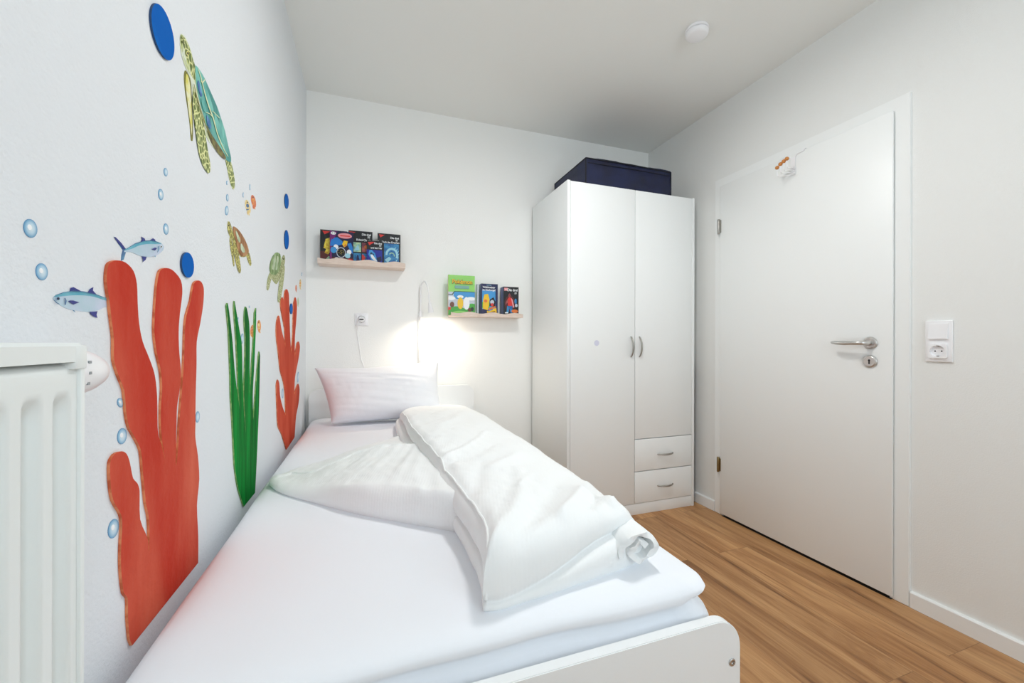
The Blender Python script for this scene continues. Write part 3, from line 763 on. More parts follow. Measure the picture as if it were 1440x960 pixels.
vl = link('valve_body', mb, 'steel_dark', rad)
vx, vz = rx-.044, 1.0155
mb = MB().lathe((vx, ry1+.030, vz), (.0, 1, -.04), [(0, .018), (.002, .0245), (.012, .0268), (.034, .0258), (.054, .0225), (.070, .0178), (.082, .0112), (.087, .004), (.0875, 0)], 40)
hd = link('thermostat_head', mb, 'plastic', rad)
mb = MB()
for k in range(7):
    a = -.9+k*.42; ca, sa = math.cos(a), math.sin(a)
    mb.box((vx+.0268*ca-.0006, ry1+.046+(k % 2)*.002, vz+.0268*sa-.0014), (vx+.0268*ca+.0006, ry1+.049+(k % 2)*.003, vz+.0268*sa+.0014))
link('scale_mark', mb, 'plastic_grey', hd)
mb = MB()
for k in range(9):
    a = -1.2+k*.36; ca, sa = math.cos(a), math.sin(a)
    mb.box((vx+.0215*ca-.0022, ry1+.0285, vz+.0215*sa-.0016), (vx+.0215*ca+.0022, ry1+.0375, vz+.0215*sa+.0016))
link('grip_slot', mb, 'dark', hd)

# ------------------------------------------------------------------ wall decorations: wooden cut-outs
def cutout(name, P, mats, th, label, cat, group=None, sub=3, sharp=()):
    W = [tuple(p) for p in smooth_loop(P, sub, sharp)] if sub > 1 else P
    Q = lw(W, th+.0005)
    mb = MB().prism([Vector((XL+.0002, q_.y, q_.z)) for q_ in Q], (th, 0, 0), 0, 1)
    return tag(link(name, mb, mats, smooth=False), label, cat, group)
coral = [(186.5, 907), (279, 791), (279, 753), (277.3, 710), (280.5, 673), (278.5, 640), (275, 615), (275.2, 594), (275.4, 558), (276.7, 511), (277, 480), (282, 454), (286, 428), (287, 407), (284.5, 398), (280, 394.3), (274, 397), (271, 407), (268.5, 423), (262.4, 444), (260.3, 465), (259.3, 501), (256.7, 543), (253.4, 584), (251, 627), (248.4, 655), (247.3, 650), (247.7, 633), (248, 613), (248.4, 600), (249.4, 571), (253.3, 545), (254.6, 519), (252.5, 496), (251.5, 467), (253.3, 441), (256.7, 412), (254.6, 394), (244, 380.5), (235, 376.8), (226, 380), (222, 394), (219.6, 418), (218.2, 441), (217.6, 467), (221, 496), (226.4, 519), (228.4, 545), (226.8, 571), (226.8, 600), (229, 624), (232.7, 648), (228, 628), (224, 615), (222, 600), (221.3, 558), (218, 527), (210.3, 503.6), (201, 480), (196, 454), (194, 425.5), (192.9, 399.5), (188.2, 381), (177, 369), (164.7, 366), (155, 369.5), (151.5, 378), (150.6, 397), (154, 420), (157, 446), (160.6, 475), (161, 506), (167, 527), (175, 548), (178, 579), (182, 600), (189, 613), (198.5, 633), (201.7, 667), (205.5, 707), (209.6, 727), (210.7, 755), (209.3, 776), (208, 757), (197.5, 730), (196.7, 690), (194, 680), (187.5, 672), (183, 650), (178.5, 638), (171.7, 634.3), (161.7, 638.3), (155.5, 650), (155.8, 677), (159.7, 703), (170.6, 723), (172.3, 740), (170.8, 767), (170.8, 800), (174.5, 833), (180, 841), (180.4, 867), (183, 898)]
cutout('coral_cutout', coral, ['coral', 'ply_edge'], .0036, 'large red wooden coral cut-out on the left wall beside the radiator', 'wall decoration', 'wooden coral cut-outs on the left wall', 3, (0, 1, 25, 51, 79))
coral2 = [(403, 632), (414.2, 615), (414.6, 612), (416.5, 585), (420, 566.5), (421.4, 547.6), (419.7, 539.5), (416.5, 545), (413.8, 557), (415, 531), (417.3, 518), (420, 504), (421.9, 488), (420.3, 480), (417.8, 483), (414.6, 501), (415, 472), (416.8, 450), (417.8, 428.6), (415.7, 417.8), (413, 428.6), (411.9, 469), (409.6, 498), (407.8, 461), (407, 434), (406.2, 413), (403.8, 406.5), (401, 410), (399.7, 423), (397.6, 417.8), (395, 423), (395.7, 436), (400.3, 461), (401.6, 489.5), (400.3, 480), (396.2, 464), (394, 450), (392.2, 443.5), (389.4, 453), (389, 472), (391.6, 493.5), (394.5, 520.5), (399, 537), (401, 553), (402.2, 584), (397.6, 572), (394, 556), (393, 539.5), (390.8, 533.5), (389, 542), (390, 574.6), (391.4, 599), (396.2, 609.7), (400.3, 623)]
cutout('coral_cutout', coral2, ['coral_small', 'ply_edge'], .0036, 'slim red branching coral cut-out near the head of the bed', 'wall decoration', 'wooden coral cut-outs on the left wall', 3, (0, 1, 8, 15, 22, 33, 44))
weed = [(343.2, 712), (358.9, 692.5), (361, 653), (363.2, 602), (364.8, 560), (366, 500), (365, 494), (363.3, 507), (360.8, 537), (359, 560), (358.3, 572), (356.3, 590), (355.8, 570), (355.8, 550), (357.5, 520), (359, 487), (360.3, 455), (360.6, 433), (358.5, 440), (357.5, 467), (355.8, 493), (354, 520), (352, 548), (351.6, 560), (351.5, 540), (351.3, 517), (351.6, 483), (350.8, 455), (348.3, 438), (346.2, 431), (344.7, 438), (344.2, 453), (345.6, 475), (345.3, 500), (344.4, 527), (343.4, 550), (345.8, 609), (343, 575), (342, 550), (341.3, 527), (340.8, 500), (340, 480), (337.5, 467), (334.2, 447), (330.3, 423), (329.5, 433), (330.8, 450), (332.5, 475), (334.2, 508), (335.3, 542), (337, 570), (338.7, 583), (335.8, 563), (333.3, 547), (330, 517), (327.5, 483), (325, 458), (322.5, 438), (320.6, 426), (319, 430), (322.3, 467), (324.8, 533), (325.2, 560), (327.3, 590), (329.8, 643), (331.5, 663), (335.5, 687)]
cutout('seaweed_cutout', weed, ['seaweed', 'seaweed_edge'], .0036, 'green wooden seaweed cut-out between the two red corals', 'wall decoration', None, 2, (0, 1, 11, 23, 36, 51, 44, 58, 17, 5))

def ell(u, v, a, b, tilt=0, n=32):
    "ellipse in the photo frame -> points; tilt in degrees"
    c, s = math.cos(math.radians(tilt)), math.sin(math.radians(tilt))
    return [(u+a*math.cos(t)*c-b*math.sin(t)*s, v+a*math.cos(t)*s+b*math.sin(t)*c) for t in [2*math.pi*k/n for k in range(n)]]
for (u, v, a, b, tl, lab) in ((229.5, 45, 13.2, 41, -14, 'largest blue wooden disc, above the teal turtle\'s head'), (264.7, 372.5, 8.4, 17.8, -5, 'blue wooden disc between the big coral fingers and the brown turtle'),
                              (403.4, 283, 2.8, 10.5, -2, 'upper of two narrow blue discs beside the room corner'), (403.4, 337, 3.0, 13.5, -1, 'lower of two narrow blue discs, above the green turtle'),
                              (410, 434, 1.9, 7.5, 0, 'tiny blue disc between the tips of the small coral')):
    cutout('blue_disc', ell(u, v, a, b, tl, 48), ['disc_blue', 'disc_edge'], .0034 if a > 5 else .003, lab, 'wall decoration', 'blue wooden discs on the left wall', 1)

# bubble stickers (printed, domed a little)
def bubble(u, v, a, b, tl, lab, off=.0006):
    n = 24; c0 = on(u, v, 0, XL+off); vs = [Vector((XL+off+.0006, c0.y, c0.z))]; rr = [0.0]; fs = []
    for j, q in enumerate((.3, .6, .8, .92, 1.0)):
        for (uu, vv) in ell(u, v, a*q, b*q, tl, n):
            p = on(uu, vv, 0, XL+off); vs.append(Vector((XL+off+.0006*(1-q*q), p.y, p.z))); rr.append(q)
    fs = [(0, 1+k, 1+(k+1) % n) for k in range(n)]
    for j in range(4):
        for k in range(n):
            o_ = 1+j*n; fs.append((o_+k, o_+(k+1) % n, o_+n+(k+1) % n, o_+n+k))
    base = len(vs)
    for (uu, vv) in ell(u, v, a, b, tl, n):
        p = on(uu, vv, 0, XL+off); vs.append(Vector((XL+.0001, p.y, p.z))); rr.append(1.)
    o_ = 1+4*n
    for k in range(n): fs.append((o_+k, o_+(k+1) % n, base+(k+1) % n, base+k))
    fs.append(tuple(base+k for k in range(n)))
    mb = MB().add(vs, fs)
    if a > 3:
        g_ = [on(x, y, 0, XL+off+.0009) for x, y in ell(u-a*.1, v-b*.12, a*.30, b*.30, tl, 12)]
        mb.prism([p-Vector((.0006, 0, 0)) for p in g_], (.0006, 0, 0), 1, 1)
    o = link('bubble_sticker', mb, ['bubble', 'bubble_glint'], loc=c0, sharp=60)
    at = o.data.attributes.new('rad', 'FLOAT', 'POINT'); rr += [0.]*(len(o.data.vertices)-len(rr)); at.data.foreach_set('value', rr)
    tag(o, lab, 'wall sticker', 'bubble stickers on the left wall')
for args in ((43, 321, 9.4, 13.4, -14, 'big pale blue bubble sticker above the radiator, upper of that pair'),
             (59, 382, 8.4, 12, -8, 'big pale blue bubble sticker just above the lower silver fish'),
             (233.2, 242, 2.7, 6, -6, 'topmost bubble sticker of the column of three above the upper fish'),
             (226.3, 273.5, 3.6, 8, -6, 'middle bubble sticker of the column of three above the upper fish'),
             (233.6, 322, 3.5, 8, -4, 'bubble sticker right above the nose of the upper fish'),
             (319.4, 257, 1.0, 3, 0, 'tiny faint bubble sticker beside the teal turtle\'s rear flipper'),
             (320, 278, 1.7, 5.2, -2, 'small bubble sticker, upper of two above the brown turtle'),
             (319, 296, 2.4, 6.6, 2, 'small bubble sticker right above the brown turtle\'s head'),
             (342.2, 274, .7, 3.6, 0, 'hair-thin bubble sticker left above the two small coloured fish'),
             (351.7, 263, .7, 4.4, 0, 'hair-thin bubble sticker right above the two small coloured fish'),
             (169.3, 566, 4.2, 6.6, -8, 'small blue bubble sticker under the radiator valve beside the big coral'),
             (171.8, 613, 6.6, 11.4, 8, 'blue bubble sticker just above the shortest finger of the big coral'),
             (159.6, 743, 7.2, 14, 12, 'lowest bubble sticker, left of the big coral near the bed'),
             (278, 586, 2.9, 8, 4, 'narrow bubble sticker on the right rim of the big coral'),
             (340.6, 476, 2.0, 7.4, 4, 'bubble sticker between the seaweed blades'),
             (335, 450.5, 1.0, 4.6, 0, 'small bubble sticker peeping out beside the second seaweed blade'),
             (351, 431.2, .9, 1.6, 0, 'dot-sized bubble sticker above the seaweed tips'),
             (397.5, 553, 1.2, 7, 0, 'bubble sticker in the left gap of the small coral'),
             (419.2, 530, 1.2, 7.5, 3, 'bubble sticker in the right gap of the small coral'),
             (407.2, 459, .8, 6, 0, 'thin bubble sticker between the upper stems of the small coral'),
             (424.5, 385.5, .7, 2.6, 0, 'faint bubble sticker near the corner, above the yellow fish')):
    bubble(*args)

# printed animals: layered flat print, each layer a fraction of a millimetre thick
def sticker(name, layers, label, cat='wall sticker', group=None):
    "layers: (outline in photo points, material, smooth?)"
    mats = []; mb = MB()
    for i, L_ in enumerate(layers):
        P, m_ = L_[0], L_[1]
        if m_ not in mats: mats.append(m_)
        W = [tuple(p) for p in smooth_loop(P, 3)] if (len(L_) < 3 or L_[2]) else P
        off = .0004+.00018*i
        Q = lw(W, off)
        mb.prism([Vector((XL+.0001 if i == 0 else XL+off-.00030, q_.y, q_.z)) for q_ in Q], (off-.0001 if i == 0 else .0003, 0, 0), mats.index(m_))
    return tag(link(name, mb, mats, smooth=False), label, cat, group)
def strip(P, w):
    "thin closed outline along a polyline"
    L1 = []; L2 = []
    for i, p in enumerate(P):
        a = P[max(i-1, 0)]; b = P[min(i+1, len(P)-1)]; dx, dy = b[0]-a[0], b[1]-a[1]; l = math.hypot(dx, dy) or 1
        q = w*(.35+.65*math.sin(math.pi*(i+.5)/len(P))); L1.append((p[0]-dy/l*q/2, p[1]+dx/l*q/2)); L2.append((p[0]+dy/l*q/2, p[1]-dx/l*q/2))
    return L1+L2[::-1]
body = [(254.6, 48), (253.4, 56), (253.8, 67.5), (256.2, 80), (260, 92.5), (263.8, 101), (268, 112), (270, 125), (271.5, 142), (274, 160), (280, 172), (289, 190), (298, 205), (309, 216), (318, 224), (313, 206), (300, 186), (291, 160), (284, 132), (277, 106), (275, 95), (272, 84), (268.8, 73), (264.4, 60), (260, 50.5)]
fl1 = [(261, 98.8), (258.6, 106), (260, 126), (263.3, 149), (266.5, 172), (268.5, 197), (270.8, 198), (271.7, 184), (270.6, 159), (269.6, 134), (267.4, 111)]
fl2 = [(272.7, 128), (271, 142.5), (272.7, 163), (275.8, 188), (280, 215.4), (285.2, 232), (292.5, 243.5), (295.6, 241.5), (295.8, 230), (292.7, 213), (289.4, 192), (286, 171), (280, 150), (276.9, 135)]
fl3 = [(317, 223), (319.6, 238), (323.8, 257), (328, 266.5), (330.4, 261), (329, 244.6), (325.3, 229), (322, 222)]
shell = [(274.8, 92.5), (279, 95.6), (287.3, 109), (296.7, 130), (305, 149), (311.3, 167.5), (316.5, 184), (320.6, 203), (325, 221.7), (324, 228), (317.5, 224), (309, 214), (300, 197), (292.5, 181), (286, 160), (280, 138), (276, 116)]
rim = [(291, 176), (296, 186), (303, 197), (311, 209), (318, 221), (316, 224), (308, 217), (300, 205), (294, 192)]
L_ = [(fl1, 'turtle_outline'), (fl3, 'skin_green'), (body, 'turtle_belly'), ([(254.8, 49), (254.6, 62), (258, 76), (263, 92), (268, 104), (274, 112), (275, 96), (271, 82), (267, 70), (261, 55)], 'skin_green'),
      ([(262, 104), (261, 118), (263.8, 142), (267, 168), (269.8, 190), (270, 170), (269, 145), (267.5, 122), (265, 108)], 'turtle_yellow'), ([(256, 60), (256.4, 70), (260, 84), (265, 98), (268.4, 106), (267, 94), (262, 80), (259, 68)], 'turtle_belly'),
      (shell, 'shell_teal'), (rim, 'shell_rim'), (fl2, 'skin_green'),
      ([(286, 114), (291.5, 126), (297, 142), (300.5, 155), (298.5, 158), (293, 146), (288, 130), (285, 118)], 'shell_teal_light'), ([(302, 158), (308, 172), (313, 188), (316.5, 203), (313, 200), (307, 186), (302, 170)], 'shell_teal_light'),
      ([(279, 113), (282.5, 122), (284.5, 134), (282.5, 136), (279.6, 127), (277.8, 118)], 'shell_blue'), ([(290.5, 162), (294.5, 168), (297.5, 178), (295.5, 181), (291.8, 174)], 'shell_blue'), ([(283.5, 138), (287.5, 148), (290.5, 158), (287.5, 157), (284, 147)], 'shell_teal_light'),
      (strip([(279, 97), (283, 110), (288, 130), (294, 150), (300, 166), (306, 188), (314, 208), (321, 220)], 1.3), 'shell_line'), (strip([(288, 112), (285, 116), (283, 114)], 1.6), 'turtle_yellow'), (strip([(299, 156), (303, 160), (309, 166)], .9), 'shell_line'), (strip([(290, 158), (295, 160), (299, 164)], 1.1), 'shell_line'),
      (strip([(273, 118), (277, 136), (283, 156), (290, 178), (299, 196)], 1.0), 'turtle_outline'), (ell(264.2, 75, 1.9, 3.3, -12, 14), 'turtle_yellow', False), (ell(264.4, 75, 1.1, 1.9, -12, 14), 'black', False), (ell(259.8, 59.5, 1.5, 3.2, -20, 12), 'skin_pale', False), (ell(257.5, 54, .8, 1.5, -20, 10), 'turtle_outline', False)]
sticker('turtle_sticker', L_, 'largest turtle sticker, teal shell, swimming up under the big blue disc', group='sea turtle stickers on the left wall')

def small_turtle(head, sh, under, fa, fb, fc, msh, msk, scutes, eye, label):
    L_ = [(under, msk), (fa, msk), (fc, msk), (head, msk), (sh, msh), (fb, msk)]
    for s_ in scutes: L_.append((s_, 'scute_pale' if msh == 'shell_green' else 'shell_rim' if False else 'scute_pale'))
    L_.append((ell(eye[0], eye[1], .7, 1.2, 0, 10), 'black', False))
    sticker('turtle_sticker', L_, label, group='sea turtle stickers on the left wall')
small_turtle([(320.6, 311.4), (320.0, 322), (322.4, 330), (326, 336), (329, 332), (327, 324), (325, 317), (323, 312)],
             [(328, 318.4), (334.4, 322), (341.2, 331), (347, 342.5), (350, 353), (347, 358.5), (340, 360.5), (335.5, 354), (332, 340), (328.6, 328.7)],
             [(323.5, 329), (328.5, 328), (333, 345), (340, 360), (348, 357), (345, 361), (338, 360.5), (331, 350), (326.5, 338)],
             [(323.4, 333), (323, 342.5), (325.7, 358.5), (328.4, 374.4), (329.8, 373.4), (328.6, 356), (326.4, 340)],
             [(328, 338), (328.6, 352), (331, 365), (334.4, 379), (337.4, 384.3), (339, 379), (336.7, 363), (333.2, 347)],
             [(346, 357), (349, 368), (352.2, 374), (353.6, 370), (351.6, 358.5), (349, 354)], 'shell_brown', 'skin_small',
             [[(331.5, 324), (334.5, 328), (338, 338), (336.5, 341), (333.3, 334)], [(339, 342), (342.5, 347), (344.5, 354), (341.5, 355), (338.5, 349)]], (322, 317), 'brown-shelled turtle sticker right of the blue disc')
small_turtle([(399, 358.3), (400.9, 362), (400.5, 370), (397.6, 377), (395, 372), (396.7, 362)],
             [(388.2, 355), (394, 357.4), (395.3, 368), (392.8, 379.5), (388.2, 386), (381.3, 385), (379, 377), (382, 363)],
             [(379.5, 383), (382.5, 392.9), (388.2, 399.3), (391.7, 395.2), (395, 384), (396, 373), (392, 374)],
             [(379, 384), (375.6, 395), (375, 406.7), (377.5, 408), (380.3, 397.5), (382.2, 388)],
             [(397.4, 372.3), (394, 388.3), (391.2, 409), (390.5, 424), (393.5, 425), (397.4, 406.7), (399.7, 388), (400.5, 374.6)],
             [(384, 392), (388, 399.5), (391, 394)], 'shell_green', 'skin_pale',
             [[(386, 359), (388.3, 360), (385.5, 379), (383, 378)], [(390, 360), (392, 362), (389.5, 379), (387.5, 379)]], (399, 364), 'green turtle sticker above the small coral')

fishA = [(74.6, 419.2), (77.5, 415.5), (86.2, 412.2), (97.9, 409.7), (109.6, 409), (122.7, 411.4), (135.8, 414), (147.5, 418.4), (157, 422), (157, 429), (146, 432.3), (137.3, 436.5), (127, 438.4), (115.4, 437.8), (102.3, 435.9), (92, 433), (81.9, 427.2), (76.8, 422.8)]
sticker('fish_sticker', [(fishA, 'fish_silver'), ([(76, 417.2), (86.2, 412.2), (97.9, 409.6), (109.6, 408.9), (122.7, 411.3), (135.8, 413.9), (147.5, 418.3), (157, 422), (157, 424.5), (146, 421.5), (132, 417.2), (118, 415.2), (104, 415), (90, 416.2)], 'fish_back'),
    ([(98.2, 409.6), (99.7, 404.6), (103.7, 403.6), (109.6, 406.8), (115.5, 410)], 'fish_navy', False), ([(123.5, 411.6), (127, 406), (131.4, 403.6), (130.7, 408.2), (136, 414)], 'fish_navy', False), ([(126.3, 438.2), (132.9, 438), (137.2, 437.4), (135.8, 442.5), (137.2, 447), (131.5, 444.7), (127.8, 441.5)], 'fish_navy', False),
    ([(96.2, 423.6), (99, 422.2), (103, 422.3), (111.8, 425), (106, 427), (103.5, 428)], 'fish_navy', False), (strip([(91.5, 419), (93.2, 423), (92, 428.6)], 1.3), 'fish_tail', False), (strip([(76, 421.5), (80, 425.5), (84, 427.4)], .8), 'fish_tail', False),
    ([(102, 435.8), (104.5, 436.2), (106.2, 439.2)], 'fish_tail', False), (strip([(78, 415), (90, 411), (104, 408.8), (118, 410), (134, 413.4), (150, 419.2)], .9), 'fish_tail', False),
    (ell(82.2, 419.7, 2.0, 2.2, 0, 14), 'fish_tail', False), (ell(82.2, 419.7, 1.2, 1.4, 0, 12), 'black', False)], 'lower silver-blue fish sticker, tail tucked behind the big coral', group='silver-blue fish stickers on the left wall')
fishB = [(230.3, 347), (227.7, 342.6), (218.9, 339), (208.7, 338), (200, 339.5), (191.2, 342.6), (183.9, 347), (176.7, 350.4), (174.8, 354.3), (183.9, 354.3), (192.7, 357.9), (200, 360.5), (210.2, 361), (218.9, 359.7), (226.2, 355), (229.9, 350.6)]
sticker('fish_sticker', [([(160.4, 333), (162.8, 333.4), (170.8, 341.5), (177, 349.9), (177, 355), (174, 365), (170.2, 366.6), (171, 358), (172.6, 351.6), (167.4, 344)], 'fish_tail', False), (fishB, 'fish_silver'),
    ([(227.5, 342.4), (218.9, 338.9), (208.7, 337.9), (200, 339.4), (191.2, 342.5), (183.9, 346.8), (176.7, 350.2), (176, 352), (186, 349.5), (196, 345), (208, 343), (220, 343.2)], 'fish_back'),
    ([(160.4, 333), (162.8, 333.4), (170.8, 341.5), (177, 349.9), (174, 350), (167, 342.5)], 'fish_navy', False),
    ([(197.6, 340), (200.3, 336.8), (198.8, 332.6), (203.6, 335.3), (204.8, 338.8)], 'fish_navy', False), ([(210.9, 338), (215.3, 334.8), (218.2, 336.8), (218.8, 339.4)], 'fish_navy', False), ([(199.7, 360.2), (206.3, 360.8), (205, 365.2), (200.7, 368.6), (201.7, 365)], 'fish_navy', False),
    ([(213, 350.4), (218.2, 348), (221, 348.8), (218.2, 352)], 'fish_navy', False), (strip([(222.6, 346), (224, 350), (222, 354.5)], .9), 'fish_tail', False), (strip([(226, 341.8), (214, 337.8), (202, 338.8), (190, 342.6), (179, 349.4)], .8), 'fish_tail', False), ([(217.5, 359.8), (219.5, 359.2), (218.5, 361.4)], 'fish_tail', False),
    (ell(227, 346.8, 1.4, 1.7, 0, 12), 'print_white', False), (ell(227.1, 346.8, .8, 1.1, 0, 10), 'black', False)], 'upper silver-blue fish sticker above the tallest coral finger', group='silver-blue fish stickers on the left wall')
def small_fish(u, v, a, b, tl, m1, m2, lab):
    L_ = [(ell(u, v, a, b, tl, 20), m1, False), ([(u-a*.5, v+b*.75), (u+a*.4, v+b*.8), (u+a*.9, v+b*1.25), (u-a*.2, v+b*1.1)], m1, False)]
    if a > 1.2:
        L_ += [(ell(u-a*.1, v-b*.15, a*.55, b*.28, tl, 14), m2, False), (ell(u-a*.1, v+b*.4, a*.6, b*.10, tl, 12), m2, False), (ell(u-a*.2, v-b*.62, a*.22, b*.09, tl, 10), 'black', False)]
    sticker('small_fish_sticker', L_, lab, group='tiny coloured fish stickers on the left wall')
small_fish(356.6, 283, 3.2, 9.2, -12, 'red_fish', 'orange_fish', 'tiny red-orange fish sticker, right one of the pair under the teal turtle')
small_fish(348.6, 290.5, 3.4, 10, -14, 'yellow_fish', 'fish_tail', 'tiny striped yellow and blue fish sticker, left of the red-orange one')
small_fish(354.6, 465, 2.6, 8.2, 4, 'orange_fish', 'red_fish', 'tiny orange fish sticker between seaweed blades')
small_fish(364.4, 458, 2.6, 8.2, -2, 'orange_fish', 'yellow_fish', 'tiny orange fish sticker just right of the seaweed')
small_fish(416.4, 405, 1.1, 4.6, 0, 'red_fish', 'orange_fish', 'tiny reddish fish sticker right above the small coral')
small_fish(422.3, 399, 1.4, 6.8, 2, 'yellow_fish', 'orange_fish', 'tiny yellow fish sticker nearest the room corner')
small_fish(419.2, 424, 1.0, 6, 0, 'scute_pale', 'shell_green', 'tiny pale green fish sticker beside the small coral tip')

# ------------------------------------------------------------------ picture ledges
def ledge(x0, x1, z0, label, lip=.031):
    "floor board against the wall, wavy front lip"
    t_ = thing('wall_shelf', ((x0+x1)/2, YB, z0), label, 'shelf', 'pale wooden book ledges on the back wall')
    yf = YB-.105
    link('shelf_board', MB().box((x0, yf+.012, z0), (x1, YB, z0+.012), bev=.001), 'birch', t_)
    n = 60; P = [(x0, yf, z0)]+[(x1, yf, z0)]
    top = [(x1-(x1-x0)*k/n, yf, z0+lip+.0052*math.cos(2*math.pi*3.15*(1-k/n)+1.4)) for k in range(n+1)]
    link('front_lip', MB().prism(P+top, (0, .012, 0)), 'birch', t_)
    return yf
s1 = (-.272, .207, 1.484); s2 = (.484, .962, 1.204)
yf = ledge(*s1, 'pale wooden ledge with a wavy lip holding five dark comics, higher of the two')
ledge(*s2, 'pale wooden ledge with a wavy lip holding the green book, lower of the two', .025)

C = lambda n, c, **k: M.setdefault(n, mat(n, c, .35, **k))
C('ink_black', (12, 14, 20)); C('ink_navy', (16, 22, 78)); C('ink_purple', (120, 26, 110)); C('ink_blue', (24, 122, 206)); C('ink_midnight', (18, 18, 66)); C('ink_white', (240, 243, 245)); C('ink_red', (216, 50, 44))
C('ink_yellow', (240, 196, 26)); C('ink_gold', (196, 150, 20), var=(90, (240, 222, 80), .4, .6)); C('ink_green', (70, 168, 56)); C('ink_lime', (146, 214, 104)); C('ink_sky', (60, 150, 214)); C('ink_teal', (100, 176, 170), var=(60, (190, 214, 170), .4, .6)); C('ink_pink', (232, 150, 156))
C('ink_sea', (18, 92, 160), var=(50, (60, 150, 200), .4, .65)); C('ink_foam', (160, 214, 230)); C('ink_wine', (110, 40, 60), var=(60, (176, 90, 80), .4, .6)); C('ink_deep', (24, 34, 150)); C('ink_maroon', (84, 22, 22)); C('ink_orange', (222, 120, 50)); C('ink_brown', (110, 60, 30)); C('ink_palegrey', (196, 204, 216)); C('ink_steel', (70, 92, 150)); C('ink_mint', (120, 170, 160)); C('ink_darkgreen', (20, 60, 34))
EX = lambda a, b, cx, cy_, n=20: [(cx+a*math.cos(2*math.pi*k/n), cy_+b*math.sin(2*math.pi*k/n)) for k in range(n)]
R_ = lambda a, b, c, d: [(a, b), (c, b), (c, d), (a, d)]
def book(name, u0, u1, vtop, yfr, th, zb, art, titles, cover, label, group, lean=.0, w=None, spine=None):
    """u0,u1: left/right of the cover in the photo; vtop: its top at the left; yfr: plane of the cover"""
    p0 = on(u0, vtop, 1, yfr); p1 = on(u1, vtop, 1, yfr); x0 = p0.x; W_ = w or (p1.x-x0); Hh_ = p0.z-zb
    t_ = thing(name, (x0+W_/2, yfr+th/2, zb), label, 'book', group)
    mats = [cover]+([spine] if spine else [cover]); mb = MB(); ct = .0012
    y1 = yfr+th
    def S(x, y, z):      # lean back about the lower edge
        dz = z-zb; return (x, y+dz*lean, z)
    def bx(x0_, x1_, y0_, y1_, z0_, z1_, m_):
        vs = [S(x, y, z) for x in (x0_, x1_) for y in (y0_, y1_) for z in (z0_, z1_)]
        return vs, [(0, 1, 3, 2), (4, 6, 7, 5), (0, 4, 5, 1), (2, 3, 7, 6), (0, 2, 6, 4), (1, 5, 7, 3)]
    for a in ((x0, x0+W_, yfr, yfr+ct, zb, zb+Hh_, 0), (x0, x0+W_, y1-ct, y1, zb, zb+Hh_, 0), (x0, x0+ct, yfr+ct, y1-ct, zb, zb+Hh_, 1)):
        v__, f__ = bx(*a); mb.add(v__, f__, a[6])
    for i, (poly, m_) in enumerate(art):
        if m_ not in mats: mats.append(m_)
        d0 = .00025*(i+1)
        mb.prism([S(x0+min(max(s, .0), 1)*W_, yfr-d0, zb+min(max(q, .0), 1)*Hh_) for s, q in poly], (0, .0002, 0), mats.index(m_))
    link('cover', mb, mats, t_, smooth=False)
    v__, f__ = bx(x0+ct, x0+W_-.002, yfr+ct, y1-ct, zb+.0015, zb+Hh_-.002, 0)
    link('pages', MB().add(v__, f__), 'paper', t_, smooth=False)
    for (s, q, size, txt, col, al) in titles:
        cu = bpy.data.curves.new('title_text', 'FONT'); cu.body = txt; cu.size = size*Hh_; cu.extrude = .0002; cu.offset = size*Hh_*(.018 if col != 'ink_midnight' else .055); cu.align_x = al; cu.space_character = .92
        tmp = bpy.data.objects.new('title_tmp', cu); COL.objects.link(tmp); bpy.context.view_layer.update()
        me = bpy.data.meshes.new_from_object(tmp.evaluated_get(bpy.context.evaluated_depsgraph_get())); bpy.data.objects.remove(tmp); bpy.data.curves.remove(cu)
        me.materials.clear(); me.materials.append(M[col]); o = bpy.data.objects.new('title_lettering', me); COL.objects.link(o)
        px = S(x0+s*W_, yfr-.0005-.00025*len(art)-.0005*(col == 'ink_yellow'), zb+q*Hh_); o.rotation_euler = (math.pi/2-lean, 0, 0); put(o, t_, px)
    return t_
z1 = s1[2]+.0125; z2 = s2[2]+.0125; G1 = 'comics on the upper ledge'; G2 = 'books on the lower ledge'
flag = ([(.08, .965), (.38, .955), (.16, .86)], 'ink_red')
book('comic_book', 450.2, 488, 322.2, 2.568, .012, z1,
     [(R_(.0, .0, 1, .35), 'ink_maroon'), flag, ([(.12, .45), (.2, .72), (.38, .78), (.62, .72), (.66, .5), (.55, .33), (.4, .38), (.3, .26), (.16, .3), (.22, .42)], 'ink_gold'), ([(.34, .52), (.42, .72), (.5, .66), (.48, .48)], 'ink_yellow'), ([(.18, .08), (.3, .2), (.5, .22), (.56, .06), (.4, .02)], 'ink_teal')], [], 'ink_black',
     'black comic with golden flame picture, leftmost on the upper ledge', G1)
dots = [(EX(.012, .008, .49+.13*math.cos(k*2.4)*((k % 5)/5+.2), .34+.1*math.sin(k*2.4)*((k % 5)/5+.2), 6), 'ink_gold') for k in range(14)]
